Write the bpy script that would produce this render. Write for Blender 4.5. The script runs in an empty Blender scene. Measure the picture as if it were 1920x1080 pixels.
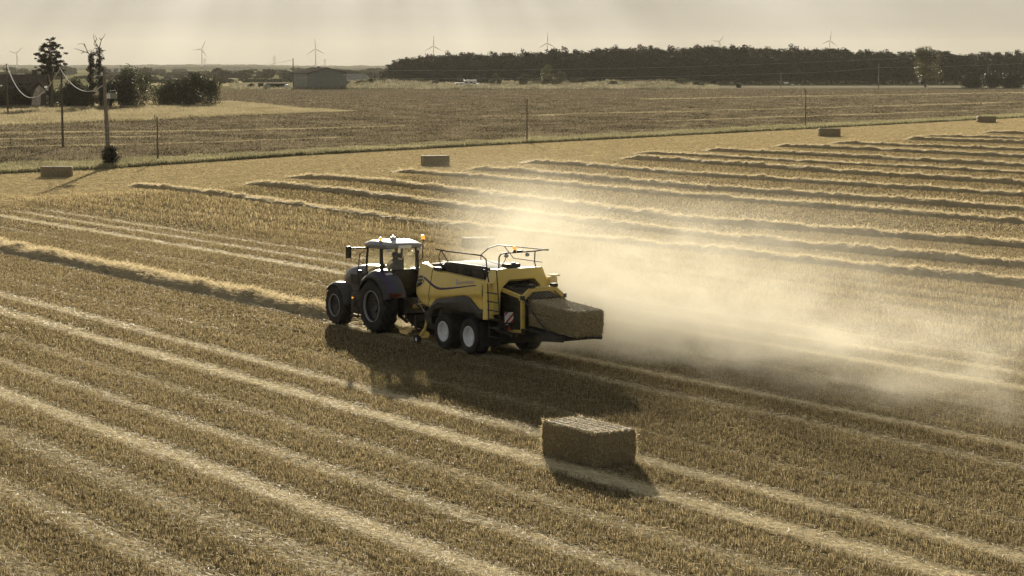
import bpy, bmesh, math, random
import numpy as np
from mathutils import Vector, Matrix
R = math.radians
random.seed(5); rng = np.random.default_rng(11)
sc = bpy.context.scene
col = sc.collection

# ------------------------------------------------------------------ camera, sky, sun, exposure
FPX, CAMH, HORIZON = 3980.0, 10.0, 125.0
PITCH = math.atan((540 - HORIZON) / FPX)
cam = bpy.data.cameras.new('camera'); cam.sensor_width = 36; cam.lens = FPX / 1920 * 36
cam.clip_start = 1; cam.clip_end = 60000
camo = bpy.data.objects.new('camera', cam); col.objects.link(camo)
camo.location = (0, 0, CAMH); camo.rotation_euler = (math.pi / 2 - PITCH, 0, 0)
sc.camera = camo

SUN_EL, SUN_AZ = R(11.5), R(-4.5)            # azimuth measured from +Y towards +X
SUN_STRENGTH, SKY_STRENGTH, EXPOSURE = 5.0, 0.12, 1.24
SKY_TONE = .84
w = bpy.data.worlds.new('World'); sc.world = w; w.use_nodes = True
nt = w.node_tree; N = nt.nodes; L = nt.links
bg = N['Background']; bg.inputs[1].default_value = SKY_STRENGTH
sky = N.new('ShaderNodeTexSky'); sky.sky_type = 'NISHITA'; sky.sun_disc = False
sky.sun_elevation = SUN_EL; sky.sun_rotation = SUN_AZ
sky.altitude = 0; sky.air_density = 1.0; sky.dust_density = 3.0; sky.ozone_density = 1.0
hsv = N.new('ShaderNodeHueSaturation'); hsv.inputs['Saturation'].default_value = 0.78
gm = N.new('ShaderNodeGamma'); gm.inputs[1].default_value = .22       # thin overcast evens out the clear sky's range
L.new(sky.outputs[0], gm.inputs[0]); L.new(gm.outputs[0], hsv.inputs['Color'])
# thin high cloud: soft bright and dull patches in the sky
tc = N.new('ShaderNodeTexCoord'); mp = N.new('ShaderNodeMapping'); mp.inputs['Scale'].default_value = (1.5, 1.5, 9)
L.new(tc.outputs['Generated'], mp.inputs[0])
nz = N.new('ShaderNodeTexNoise'); nz.inputs['Scale'].default_value = 4; nz.inputs['Detail'].default_value = 6
L.new(mp.outputs[0], nz.inputs['Vector'])
mr = N.new('ShaderNodeMapRange'); mr.inputs[1].default_value = .3; mr.inputs[2].default_value = .7
mr.inputs[3].default_value = .82 * SKY_TONE; mr.inputs[4].default_value = 1.1 * SKY_TONE
L.new(nz.outputs['Fac'], mr.inputs[0])
_sun = Vector((math.sin(SUN_AZ) * math.cos(SUN_EL), math.cos(SUN_AZ) * math.cos(SUN_EL), math.sin(SUN_EL)))
_rt = _sun.cross(Vector((0, 0, 1))).normalized(); _up = _rt.cross(_sun)
dots = []
for ax in (_rt, _up):
    d_ = N.new('ShaderNodeVectorMath'); d_.operation = 'DOT_PRODUCT'; d_.inputs[1].default_value = ax; L.new(tc.outputs['Generated'], d_.inputs[0]); dots.append(d_.outputs['Value'])
at = N.new('ShaderNodeMath'); at.operation = 'ARCTAN2'; L.new(dots[0], at.inputs[0]); L.new(dots[1], at.inputs[1])
rn = N.new('ShaderNodeTexNoise'); rn.noise_dimensions = '1D'; rn.inputs['Scale'].default_value = 3.4; rn.inputs['Detail'].default_value = 3; L.new(at.outputs[0], rn.inputs['W'])
rr = N.new('ShaderNodeMapRange'); rr.inputs[1].default_value = .3; rr.inputs[2].default_value = .7; rr.inputs[3].default_value = .80; rr.inputs[4].default_value = 1.20; L.new(rn.outputs['Fac'], rr.inputs[0])
ml = N.new('ShaderNodeMath'); ml.operation = 'MULTIPLY'; L.new(mr.outputs[0], ml.inputs[0]); L.new(rr.outputs[0], ml.inputs[1])
vm = N.new('ShaderNodeVectorMath'); vm.operation = 'SCALE'
L.new(hsv.outputs[0], vm.inputs[0]); L.new(ml.outputs[0], vm.inputs['Scale'])
L.new(vm.outputs[0], bg.inputs[0])

sun = bpy.data.lights.new('sun', 'SUN'); sun.energy = SUN_STRENGTH; sun.angle = R(0.6); sun.color = (1, .90, .72)
suno = bpy.data.objects.new('sun', sun); col.objects.link(suno)
sd = Vector((math.sin(SUN_AZ) * math.cos(SUN_EL), math.cos(SUN_AZ) * math.cos(SUN_EL), math.sin(SUN_EL)))
suno.rotation_euler = (-sd).to_track_quat('-Z', 'Y').to_euler(); suno.location = (0, 0, 60)

sc.view_settings.view_transform = 'Standard'; sc.view_settings.look = 'None'
sc.view_settings.exposure = EXPOSURE; sc.view_settings.gamma = 1
cy = sc.cycles
cy.max_bounces = 6; cy.diffuse_bounces = 2; cy.glossy_bounces = 2; cy.transmission_bounces = 2
cy.volume_bounces = 1; cy.transparent_max_bounces = 12
cy.caustics_reflective = False; cy.caustics_refractive = False
cy.use_denoising = True; cy.use_adaptive_sampling = True; cy.adaptive_threshold = 0.025
cy.sample_clamp_indirect = 4
cy.volume_step_rate = 1.0; cy.volume_max_steps = 256

# ------------------------------------------------------------------ pixel <-> ground helpers (layout only)
CP, SP = math.cos(PITCH), math.sin(PITCH)
def ground(px, py, z=0.0):
    x = px - 960; y = 540 - py
    d = (x, FPX * CP + y * SP, -FPX * SP + y * CP)
    t = (z - CAMH) / d[2]
    return (d[0] * t, d[1] * t)
def at_depth(px, py, Y):
    x = px - 960; y = 540 - py
    t = Y / (FPX * CP + y * SP)
    return (x * t, Y, CAMH + (-FPX * SP + y * CP) * t)
U = (-.547, .837); V = (.837, .547)
ROWROT = math.atan2(U[1], U[0])
def uv(px, py):
    X, Y = ground(px, py); return (X * U[0] + Y * U[1], X * V[0] + Y * V[1])
def W(u, s): return (u * U[0] + s * V[0], u * U[1] + s * V[1])
ROWM = Matrix.Rotation(ROWROT, 4, 'Z')       # local x = along the rows (u), local y = -s

# ------------------------------------------------------------------ tags
def tag(o, label=None, cat=None, group=None, kind=None):
    if label: o['label'] = label
    if cat: o['category'] = cat
    if group: o['group'] = group
    if kind: o['kind'] = kind
    return o
def empty(name, loc=(0, 0, 0), rz=0, label=None, cat=None, group=None):
    o = bpy.data.objects.new(name, None); col.objects.link(o)
    o.location = loc; o.rotation_euler = (0, 0, rz); o.empty_display_size = .2
    return tag(o, label, cat, group)
def copy_tree(o, parent=None):
    c = o.copy(); col.objects.link(c)
    if parent: c.parent = parent
    for ch in list(o.children): copy_tree(ch, c)
    return c

# ------------------------------------------------------------------ mesh builders
class MB:
    def __init__(s): s.v = []; s.f = []
    def add(s, vs, fs):
        b = len(s.v); s.v += [tuple(p) for p in vs]; s.f += [tuple(i + b for i in f) for f in fs]; return s
    def box(s, c, d, rot=None):
        hx, hy, hz = d[0] / 2, d[1] / 2, d[2] / 2
        vs = [Vector((x, y, z)) for x in (-hx, hx) for y in (-hy, hy) for z in (-hz, hz)]
        if rot is not None: vs = [rot @ p for p in vs]
        vs = [p + Vector(c) for p in vs]
        return s.add(vs, [(0, 1, 3, 2), (4, 6, 7, 5), (0, 4, 5, 1), (2, 3, 7, 6), (0, 2, 6, 4), (1, 5, 7, 3)])
    def hexa(s, vs):   # 8 verts: bottom ring 4, top ring 4
        return s.add(vs, [(3, 2, 1, 0), (4, 5, 6, 7), (0, 1, 5, 4), (1, 2, 6, 5), (2, 3, 7, 6), (3, 0, 4, 7)])
    def bar(s, a, b, w, h, up=(0, 0, 1)):
        a = Vector(a); b = Vector(b); d = (b - a); l = d.length; d.normalize()
        up = Vector(up)
        if abs(d.dot(up)) > .95: up = Vector((1, 0, 0))
        y = up.cross(d).normalized(); z = d.cross(y)
        m = Matrix((d, y, z)).transposed()
        return s.box((a + b) / 2, (l, w, h), m)
    def tube(s, pts, r, n=8, caps=True):
        pts = [Vector(p) for p in pts]; rs = r if isinstance(r, (list, tuple)) else [r] * len(pts)
        rings = []; prev = None
        for i, p in enumerate(pts):
            t = (pts[min(i + 1, len(pts) - 1)] - pts[max(i - 1, 0)])
            t = t.normalized() if t.length > 1e-9 else Vector((0, 0, 1))
            if prev is None:
                a = Vector((0, 0, 1)) if abs(t.z) < .9 else Vector((1, 0, 0))
                x = t.cross(a).normalized()
            else:
                x = (prev - t * prev.dot(t)).normalized()
            y = t.cross(x); prev = x
            rings.append([p + (x * math.cos(2 * math.pi * k / n) + y * math.sin(2 * math.pi * k / n)) * rs[i] for k in range(n)])
        s.loft(rings, caps); return s
    def loft(s, rings, caps=True, closed=True):
        n = len(rings[0]); vs = [p for r in rings for p in r]; fs = []
        for i in range(len(rings) - 1):
            for k in range(n if closed else n - 1):
                k2 = (k + 1) % n
                fs.append((i * n + k, i * n + k2, (i + 1) * n + k2, (i + 1) * n + k))
        if caps and closed:
            fs.append(tuple(range(n - 1, -1, -1))); b = (len(rings) - 1) * n; fs.append(tuple(range(b, b + n)))
        return s.add(vs, fs)
    def lathe(s, prof, c, axis='y', n=40):      # prof: (radius, offset along axis), closed loop
        rings = []
        for k in range(n):
            a = 2 * math.pi * k / n; ring = []
            for r, t in prof:
                if axis == 'y': ring.append((c[0] + r * math.cos(a), c[1] + t, c[2] + r * math.sin(a)))
                elif axis == 'z': ring.append((c[0] + r * math.cos(a), c[1] + r * math.sin(a), c[2] + t))
                else: ring.append((c[0] + t, c[1] + r * math.cos(a), c[2] + r * math.sin(a)))
            rings.append(ring)
        rings.append(rings[0]); return s.loft(rings, caps=False)
    def prism(s, poly, fn):                      # fn(p, side) -> xyz, side 0/1
        n = len(poly)
        vs = [fn(p, 0) for p in poly] + [fn(p, 1) for p in poly]
        fs = [tuple(range(n - 1, -1, -1)), tuple(range(n, 2 * n))]
        fs += [(i, (i + 1) % n, n + (i + 1) % n, n + i) for i in range(n)]
        return s.add(vs, fs)
    def build(s, name, mat, parent=None, smooth=False, bevel=0, solid=0, angle=35, matrix=None, subd=0, outy=0):
        me = bpy.data.meshes.new(name); me.from_pydata(s.v, [], s.f); me.validate(); me.update()
        bm = bmesh.new(); bm.from_mesh(me); bmesh.ops.recalc_face_normals(bm, faces=bm.faces)
        if outy and sum(f.normal.y * f.calc_area() for f in bm.faces) * outy < 0: bmesh.ops.reverse_faces(bm, faces=bm.faces)
        bm.to_mesh(me); bm.free()
        me.materials.append(mat)
        o = bpy.data.objects.new(name, me); col.objects.link(o)
        if parent: o.parent = parent
        if matrix is not None: o.matrix_world = matrix
        if smooth:
            me.polygons.foreach_set('use_smooth', [True] * len(me.polygons))
            if angle: me.set_sharp_from_angle(angle=R(angle))
        if solid:
            m = o.modifiers.new('solid', 'SOLIDIFY'); m.thickness = solid; m.offset = -1
        if subd:
            m = o.modifiers.new('subd', 'SUBSURF'); m.levels = subd; m.render_levels = subd
        if bevel:
            m = o.modifiers.new('bevel', 'BEVEL'); m.width = bevel; m.segments = 2; m.limit_method = 'ANGLE'; m.angle_limit = R(40)
        return o

def np_mesh(name, verts, faces, mat, parent=None, tint=None, smooth=False, matrix=None):
    """verts (n,3), faces (m,k) -> object; tint (n,) optional per-vertex straw/leaf tone"""
    verts = np.ascontiguousarray(verts, dtype=np.float32); faces = np.ascontiguousarray(faces, dtype=np.int32)
    me = bpy.data.meshes.new(name); n = len(verts); m, k = faces.shape
    me.vertices.add(n); me.vertices.foreach_set('co', verts.ravel())
    me.loops.add(m * k); me.loops.foreach_set('vertex_index', faces.ravel())
    me.polygons.add(m); me.polygons.foreach_set('loop_start', np.arange(0, m * k, k, dtype=np.int32))
    if smooth: me.polygons.foreach_set('use_smooth', np.ones(m, dtype=bool))
    if tint is not None:
        a = me.attributes.new('tint', 'FLOAT', 'POINT'); a.data.foreach_set('value', np.ascontiguousarray(tint, dtype=np.float32))
    me.update(calc_edges=True); me.materials.append(mat)
    o = bpy.data.objects.new(name, me); col.objects.link(o)
    if parent: o.parent = parent
    if matrix is not None: o.matrix_world = matrix
    return o

def blades(base, direc, side, length, width, tip=.6):
    """flat straws: base (n,3), unit dir (n,3), unit side (n,3)"""
    n = len(base); l = length[:, None]; w2 = (width / 2)[:, None]
    v = np.empty((n, 4, 3))
    v[:, 0] = base - side * w2; v[:, 1] = base + side * w2
    v[:, 2] = base + direc * l + side * w2 * tip; v[:, 3] = base + direc * l - side * w2 * tip
    return v.reshape(-1, 3), np.arange(4 * n).reshape(n, 4)
def unit(a): return a / np.maximum(np.linalg.norm(a, axis=1, keepdims=True), 1e-9)

# value noise on arrays
_perm = rng.random((256, 256))
def vnoise(x, y):
    xi = np.floor(x).astype(int); yi = np.floor(y).astype(int); fx = x - xi; fy = y - yi
    fx = fx * fx * (3 - 2 * fx); fy = fy * fy * (3 - 2 * fy)
    g = lambda a, b: _perm[a % 256, b % 256]
    return (g(xi, yi) * (1 - fx) + g(xi + 1, yi) * fx) * (1 - fy) + (g(xi, yi + 1) * (1 - fx) + g(xi + 1, yi + 1) * fx) * fy
def fbm(x, y, o=4):
    t = 0; a = .5
    for i in range(o): t = t + a * vnoise(x * 2 ** i + 17 * i, y * 2 ** i + 5 * i); a /= 2
    return t

# ------------------------------------------------------------------ materials
def new_mat(name):
    m = bpy.data.materials.new(name); m.use_nodes = True
    return m, m.node_tree.nodes, m.node_tree.links, m.node_tree.nodes['Principled BSDF']
def simple(name, c, rough=.6, metal=0, noise=.12, scale=6, coat=0, spec=.3, emit=None, bump=0):
    m, N, L, b = new_mat(name)
    b.inputs['Roughness'].default_value = rough; b.inputs['Metallic'].default_value = metal
    b.inputs['Coat Weight'].default_value = coat; b.inputs['Specular IOR Level'].default_value = spec
    t = N.new('ShaderNodeTexCoord'); z = N.new('ShaderNodeTexNoise'); z.inputs['Scale'].default_value = scale; z.inputs['Detail'].default_value = 6
    L.new(t.outputs['Object'], z.inputs['Vector'])
    r = N.new('ShaderNodeMapRange'); r.inputs[1].default_value = .3; r.inputs[2].default_value = .7
    r.inputs[3].default_value = 1 - noise; r.inputs[4].default_value = 1 + noise
    L.new(z.outputs['Fac'], r.inputs[0])
    v = N.new('ShaderNodeVectorMath'); v.operation = 'SCALE'; v.inputs[0].default_value = c
    L.new(r.outputs[0], v.inputs['Scale']); L.new(v.outputs[0], b.inputs['Base Color'])
    if bump:
        bp = N.new('ShaderNodeBump'); bp.inputs['Strength'].default_value = bump; L.new(z.outputs['Fac'], bp.inputs['Height']); L.new(bp.outputs[0], b.inputs['Normal'])
    if emit:
        b.inputs['Emission Color'].default_value = (*emit[:3], 1); b.inputs['Emission Strength'].default_value = emit[3]
    return m
def dusty(name, c, rough, dust=.35, dustc=(.34, .27, .16), coat=0, metal=0):
    """painted or rubber surface with patches of settled field dust"""
    m, N, L, b = new_mat(name)
    b.inputs['Metallic'].default_value = metal; b.inputs['Coat Weight'].default_value = coat; b.inputs['Coat Roughness'].default_value = .15
    t = N.new('ShaderNodeTexCoord'); z = N.new('ShaderNodeTexNoise'); z.inputs['Scale'].default_value = 2.3; z.inputs['Detail'].default_value = 9; z.inputs['Roughness'].default_value = .65
    L.new(t.outputs['Object'], z.inputs['Vector'])
    r = N.new('ShaderNodeMapRange'); r.inputs[1].default_value = .38; r.inputs[2].default_value = .72; r.inputs[4].default_value = dust
    L.new(z.outputs['Fac'], r.inputs[0])
    mx = N.new('ShaderNodeMix'); mx.data_type = 'RGBA'; mx.inputs[6].default_value = (*c, 1); mx.inputs[7].default_value = (*dustc, 1)
    L.new(r.outputs[0], mx.inputs[0]); L.new(mx.outputs[2], b.inputs['Base Color'])
    r2 = N.new('ShaderNodeMapRange'); r2.inputs[1].default_value = 0; r2.inputs[2].default_value = 1; r2.inputs[3].default_value = rough; r2.inputs[4].default_value = .9
    L.new(r.outputs[0], r2.inputs[0]); L.new(r2.outputs[0], b.inputs['Roughness'])
    return m
def fibre(name, lo, hi, trans=.3, rough=.45, spec=.5):
    """straw, leaves, grass: tone from the 'tint' attribute, light passes through"""
    m, N, L, b = new_mat(name)
    a = N.new('ShaderNodeAttribute'); a.attribute_name = 'tint'
    mx = N.new('ShaderNodeMix'); mx.data_type = 'RGBA'; mx.inputs[6].default_value = (*lo, 1); mx.inputs[7].default_value = (*hi, 1)
    L.new(a.outputs['Fac'], mx.inputs[0]); L.new(mx.outputs[2], b.inputs['Base Color'])
    b.inputs['Roughness'].default_value = rough; b.inputs['Specular IOR Level'].default_value = spec
    tr = N.new('ShaderNodeBsdfTranslucent'); L.new(mx.outputs[2], tr.inputs[0])
    ms = N.new('ShaderNodeMixShader'); ms.inputs[0].default_value = trans
    L.new(b.outputs[0], ms.inputs[1]); L.new(tr.outputs[0], ms.inputs[2]); L.new(ms.outputs[0], N['Material Output'].inputs[0])
    return m
M = {}
M['straw'] = fibre('straw', (.10, .076, .037), (.57, .46, .255), .42, .65, .08)
M['straw_pale'] = fibre('straw_pale', (.50, .415, .25), (.88, .77, .53), .40, .6, .08)
M['straw_flat'] = fibre('straw_flat', (.30, .24, .13), (.66, .55, .33), .35, .9, 0)
M['windrow'] = fibre('windrow_straw', (.26, .205, .108), (.72, .605, .38), .46, .7, .06)
M['straw_dark'] = fibre('straw_dark', (.17, .11, .045), (.40, .285, .12), .25, .5)
M['bale'] = None
M['leaf'] = fibre('leaf', (.022, .028, .010), (.070, .075, .028), .25, .55, .3)
M['leaf_dark'] = fibre('leaf_dark', (.016, .019, .009), (.042, .045, .018), .15, .6, .2)
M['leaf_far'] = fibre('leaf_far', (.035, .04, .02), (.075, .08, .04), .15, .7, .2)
M['leaf_pale'] = fibre('leaf_pale', (.05, .055, .02), (.12, .115, .045), .3, .55, .3)
M['drygrass'] = fibre('drygrass', (.19, .16, .09), (.42, .36, .225), .4, .6, .15)
M['clod'] = fibre('clod', (.04, .033, .021), (.43, .36, .235), .2, .8, .05)
M['verge'] = fibre('verge', (.13, .12, .065), (.40, .36, .21), .4, .6, .10)
M['bark'] = simple('bark', (.10, .075, .05), .9, noise=.35, scale=9, bump=.4)
M['deadwood'] = simple('deadwood', (.16, .13, .10), .9, noise=.3, scale=9)
M['polewood'] = simple('polewood', (.13, .10, .07), .85, noise=.3, scale=5, bump=.2)
M['concrete'] = simple('concrete', (.22, .19, .15), .85, noise=.2, scale=4)
M['yellow'] = dusty('yellow_paint', (.90, .66, .14), .30, .42, (.62, .50, .29), coat=.2)
M['yellow_dark'] = dusty('yellow_frame', (.74, .54, .12), .45, .5)
M['black'] = dusty('black_paint', (.010, .010, .011), .5, .14)
M['blue'] = dusty('dark_blue_paint', (.010, .011, .034), .28, .10, coat=.3)
M['purple'] = dusty('purple_decal', (.045, .02, .10), .4, .15)
M['bar'] = dusty('worn_bar', (.05, .048, .045), .3, .5)
M['grey'] = dusty('grey_plastic', (.026, .026, .027), .5, .16)
M['tyre'] = dusty('tyre_rubber', (.012, .0115, .011), .8, .22, (.17, .13, .08))
M['rimwhite'] = dusty('white_rim', (.84, .84, .84), .4, .06)
M['rimgrey'] = dusty('silver_rim', (.62, .62, .63), .35, .1, metal=.4)
M['rimdark'] = dusty('dark_rim', (.014, .014, .016), .5, .16)
M['roof'] = dusty('roof_panel', (.19, .20, .22), .34, .06, coat=.6)
M['steel'] = dusty('steel', (.35, .34, .32), .4, .4, metal=.7)
M['tarp'] = dusty('dusty_cover', (.05, .046, .038), .8, .6, (.22, .185, .125)); M['tarp'].node_tree.nodes['Principled BSDF'].inputs['Specular IOR Level'].default_value = .12
M['orange'] = simple('orange_lens', (.75, .26, .02), .25, noise=.02, emit=(1, .4, .05, .5))
M['lamp'] = simple('lamp_glass', (.6, .6, .58), .15, noise=.02)
M['white'] = simple('white_paint', (.74, .73, .70), .5, noise=.06)
M['red'] = simple('red_film', (.48, .05, .03), .4, noise=.05)
M['redlens'] = simple('red_lens', (.10, .014, .01), .25, noise=.05)
M['whitefilm'] = simple('white_film', (.78, .77, .75), .4, noise=.04)
M['silver'] = simple('silver_film', (.55, .54, .60), .35, noise=.05)
M['skin'] = simple('skin', (.42, .25, .17), .6, noise=.05)
M['cloth'] = simple('dark_cloth', (.03, .032, .04), .9)
M['seat'] = simple('seat_fabric', (.025, .024, .022), .9)
M['turbine'] = simple('turbine_white', (.55, .55, .53), .5, noise=.02)
M['pylon'] = simple('pylon_steel', (.30, .30, .28), .6)
M['cladding'] = simple('barn_cladding', (.215, .225, .19), .75, noise=.06, scale=.4)
M['cladding_light'] = simple('barn_cladding_light', (.27, .275, .23), .7, noise=.06, scale=.4)
M['barnroof'] = simple('barn_roof', (.09, .082, .07), .95, noise=.2, scale=.3, spec=0)
M['darkshed'] = simple('shed_boards', (.05, .042, .035), .85, noise=.25, scale=1)
M['paleroof'] = simple('pale_roof', (.36, .33, .27), .95, noise=.15, scale=.4, spec=0)
M['ruinstone'] = simple('pale_render', (.55, .46, .35), .9, noise=.35, scale=1.2)
M['tile'] = simple('roof_tile', (.085, .062, .045), .9, noise=.3, scale=1.5)
M['housewall'] = simple('old_wall', (.10, .085, .06), .9, noise=.3, scale=1)
M['camper'] = simple('camper_body', (.66, .64, .60), .5, noise=.06)
M['dark_glass'] = simple('dark_glass', (.02, .022, .025), .1, noise=.02)
M['cable'] = simple('cable_sheath', (.50, .46, .40), .25, noise=.04)
M['insul'] = simple('glass_insulator', (.82, .82, .78), .15, noise=.03)
M['soil'] = simple('soil', (.10, .075, .045), .95, noise=.3, scale=3)

def glass_mat():
    m, N, L, b = new_mat('cab_glass')
    N.remove(b)
    t = N.new('ShaderNodeBsdfTransparent'); t.inputs[0].default_value = (.80, .81, .74, 1)
    g = N.new('ShaderNodeBsdfGlossy'); g.inputs['Roughness'].default_value = .05; g.inputs[0].default_value = (.8, .8, .8, 1)
    d = N.new('ShaderNodeBsdfTranslucent'); d.inputs[0].default_value = (.55, .47, .32, 1)
    a = N.new('ShaderNodeMixShader'); a.inputs[0].default_value = .09; L.new(t.outputs[0], a.inputs[1]); L.new(g.outputs[0], a.inputs[2])
    z = N.new('ShaderNodeTexNoise'); z.inputs['Scale'].default_value = 3; z.inputs['Detail'].default_value = 6
    tcn = N.new('ShaderNodeTexCoord'); L.new(tcn.outputs['Object'], z.inputs['Vector'])
    mr = N.new('ShaderNodeMapRange'); mr.inputs[1].default_value = .35; mr.inputs[2].default_value = .7; mr.inputs[3].default_value = .05; mr.inputs[4].default_value = .28
    L.new(z.outputs['Fac'], mr.inputs[0])
    c = N.new('ShaderNodeMixShader'); L.new(mr.outputs[0], c.inputs[0]); L.new(a.outputs[0], c.inputs[1]); L.new(d.outputs[0], c.inputs[2])
    L.new(c.outputs[0], N['Material Output'].inputs[0]); return m
M['glass'] = glass_mat()

def bale_mat():
    m, N, L, b = new_mat('packed_straw')
    t = N.new('ShaderNodeTexCoord')
    mp = N.new('ShaderNodeMapping'); mp.inputs['Scale'].default_value = (26, 26, 26); L.new(t.outputs['Object'], mp.inputs[0])
    z = N.new('ShaderNodeTexNoise'); z.inputs['Scale'].default_value = 1; z.inputs['Detail'].default_value = 8; z.inputs['Roughness'].default_value = .7; z.inputs['Distortion'].default_value = 2
    L.new(mp.outputs[0], z.inputs['Vector'])
    r = N.new('ShaderNodeValToRGB'); e = r.color_ramp.elements
    e[0].position = .40; e[0].color = (.06, .042, .02, 1); e[1].position = .64; e[1].color = (.62, .50, .28, 1)
    L.new(z.outputs['Fac'], r.inputs[0]); L.new(r.outputs[0], b.inputs['Base Color'])
    b.inputs['Roughness'].default_value = .75
    bp = N.new('ShaderNodeBump'); bp.inputs['Strength'].default_value = .45; bp.inputs['Distance'].default_value = .02
    L.new(z.outputs['Fac'], bp.inputs['Height']); L.new(bp.outputs[0], b.inputs['Normal'])
    return m
M['bale'] = bale_mat()

# ------------------------------------------------------------------ field layout (rows)
# pale tracks where straw lies flat: (s, half width, strength)
STRIPS = [(14.6, .45, .4), (17.2, .5, .5), (19.8, .6, .45), (22.3, .5, .95), (24.75, .4, .65), (27.1, .4, .4), (29.8, .5, 1), (32.05, .45, .9),
          (39.4, .4, .5), (41.6, .4, .8), (49.3, .5, 1), (51.7, .45, .8), (53.9, .4, .6), (34.6, .3, .25), (45.6, .35, .3)]
def ub(s): return 150 + .42 * (s - 57)                 # where the rows end and the headland starts
def strip_w(u, s):
    wob = s + .35 * (fbm(u * .18, s * .5) - .47) + .25 * (vnoise(u * 1.3, s * 2) - .5)
    t = np.zeros_like(s)
    for c, h, k in STRIPS:
        d = np.abs(wob - c); t = np.maximum(t, k * np.clip(1.35 - d / h, 0, 1))
    return t * np.clip((ub(s) - 4 - u) / 6, 0, 1)
def edge_px(x): # lower edge of the grass verge in the photo
    return np.interp(x, [-600, 0, 200, 560, 987, 1509, 1920, 2500], [352, 326, 317, 292, 269, 242, 220, 190])

def field_mat():
    m, N, L, b = new_mat('stubble_ground')
    t = N.new('ShaderNodeTexCoord'); sp = N.new('ShaderNodeSeparateXYZ'); L.new(t.outputs['Object'], sp.inputs[0])
    def mth(op, a, bb=None, c=None):
        n = N.new('ShaderNodeMath'); n.operation = op
        for i, q in enumerate((a, bb, c)):
            if q is None: continue
            if isinstance(q, (int, float)): n.inputs[i].default_value = q
            else: L.new(q, n.inputs[i])
        return n.outputs[0]
    nz = N.new('ShaderNodeTexNoise'); nz.inputs['Scale'].default_value = .5; nz.inputs['Detail'].default_value = 5
    mpp = N.new('ShaderNodeMapping'); mpp.inputs['Scale'].default_value = (.3, 2, 1); L.new(t.outputs['Object'], mpp.inputs[0]); L.new(mpp.outputs[0], nz.inputs['Vector'])
    s = mth('MULTIPLY', sp.outputs[1], -1.0)
    sw = mth('ADD', s, mth('MULTIPLY', mth('SUBTRACT', nz.outputs['Fac'], .5), .7))
    acc = None
    for c, h, k in STRIPS:
        d = mth('ABSOLUTE', mth('SUBTRACT', sw, c))
        v = N.new('ShaderNodeMapRange'); v.interpolation_type = 'SMOOTHSTEP'; v.inputs[1].default_value = h * 1.3; v.inputs[2].default_value = h * .35; v.inputs[3].default_value = 0; v.inputs[4].default_value = k
        L.new(d, v.inputs[0]); acc = v.outputs[0] if acc is None else mth('MAXIMUM', acc, v.outputs[0])
    # headland factor
    hl = mth('SUBTRACT', sp.outputs[0], mth('ADD', mth('MULTIPLY', s, .42), 150 - .42 * 57))
    hv = N.new('ShaderNodeMapRange'); hv.interpolation_type = 'SMOOTHSTEP'; hv.inputs[1].default_value = -4; hv.inputs[2].default_value = 5; L.new(hl, hv.inputs[0])
    acc = mth('MULTIPLY', acc, mth('SUBTRACT', 1.0, hv.outputs[0]))
    # headland passes run along the verge
    hd = mth('ADD', mth('MULTIPLY', sp.outputs[0], .92), mth('MULTIPLY', s, -.39))
    hw = N.new('ShaderNodeTexNoise'); hw.noise_dimensions = '1D'; hw.inputs['Scale'].default_value = .55; hw.inputs['Detail'].default_value = 3; L.new(hd, hw.inputs['W'])
    fine = N.new('ShaderNodeTexNoise'); fine.inputs['Scale'].default_value = 1; fine.inputs['Detail'].default_value = 8; fine.inputs['Roughness'].default_value = .75
    mp2 = N.new('ShaderNodeMapping'); mp2.inputs['Scale'].default_value = (2.2, 5.5, 1); L.new(t.outputs['Object'], mp2.inputs[0]); L.new(mp2.outputs[0], fine.inputs['Vector'])
    band = N.new('ShaderNodeTexNoise'); band.noise_dimensions = '1D'; band.inputs['Scale'].default_value = .9; band.inputs['Detail'].default_value = 4; L.new(sw, band.inputs['W'])
    f = mth('ADD', mth('MULTIPLY', fine.outputs['Fac'], .75), mth('MULTIPLY', band.outputs['Fac'], .35))
    cr = N.new('ShaderNodeValToRGB'); e = cr.color_ramp.elements
    e[0].position = .40; e[0].color = (.045, .033, .016, 1); e[1].position = .70; e[1].color = (.27, .21, .105, 1); L.new(f, cr.inputs[0])
    pale = N.new('ShaderNodeValToRGB'); e = pale.color_ramp.elements
    e[0].position = .35; e[0].color = (.34, .275, .155, 1); e[1].position = .62; e[1].color = (.76, .655, .42, 1); L.new(fine.outputs['Fac'], pale.inputs[0])
    m1 = N.new('ShaderNodeMix'); m1.data_type = 'RGBA'; L.new(acc, m1.inputs[0]); L.new(cr.outputs[0], m1.inputs[6]); L.new(pale.outputs[0], m1.inputs[7])
    m2 = N.new('ShaderNodeMix'); m2.data_type = 'RGBA'; L.new(mth('MULTIPLY', hv.outputs[0], mth('ADD', mth('MULTIPLY', hw.outputs['Fac'], .9), .25)), m2.inputs[0]); L.new(m1.outputs[2], m2.inputs[6])
    hc = N.new('ShaderNodeMix'); hc.data_type = 'RGBA'; hc.inputs[6].default_value = (.34, .265, .14, 1); hc.inputs[7].default_value = (.66, .54, .31, 1); L.new(fine.outputs['Fac'], hc.inputs[0])
    L.new(hc.outputs[2], m2.inputs[7])
    L.new(m2.outputs[2], b.inputs['Base Color']); b.inputs['Roughness'].default_value = .9; b.inputs['Specular IOR Level'].default_value = 0
    bp = N.new('ShaderNodeBump'); bp.inputs['Strength'].default_value = .25; bp.inputs['Distance'].default_value = .03; L.new(fine.outputs['Fac'], bp.inputs['Height']); L.new(bp.outputs[0], b.inputs['Normal'])
    return m

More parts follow.
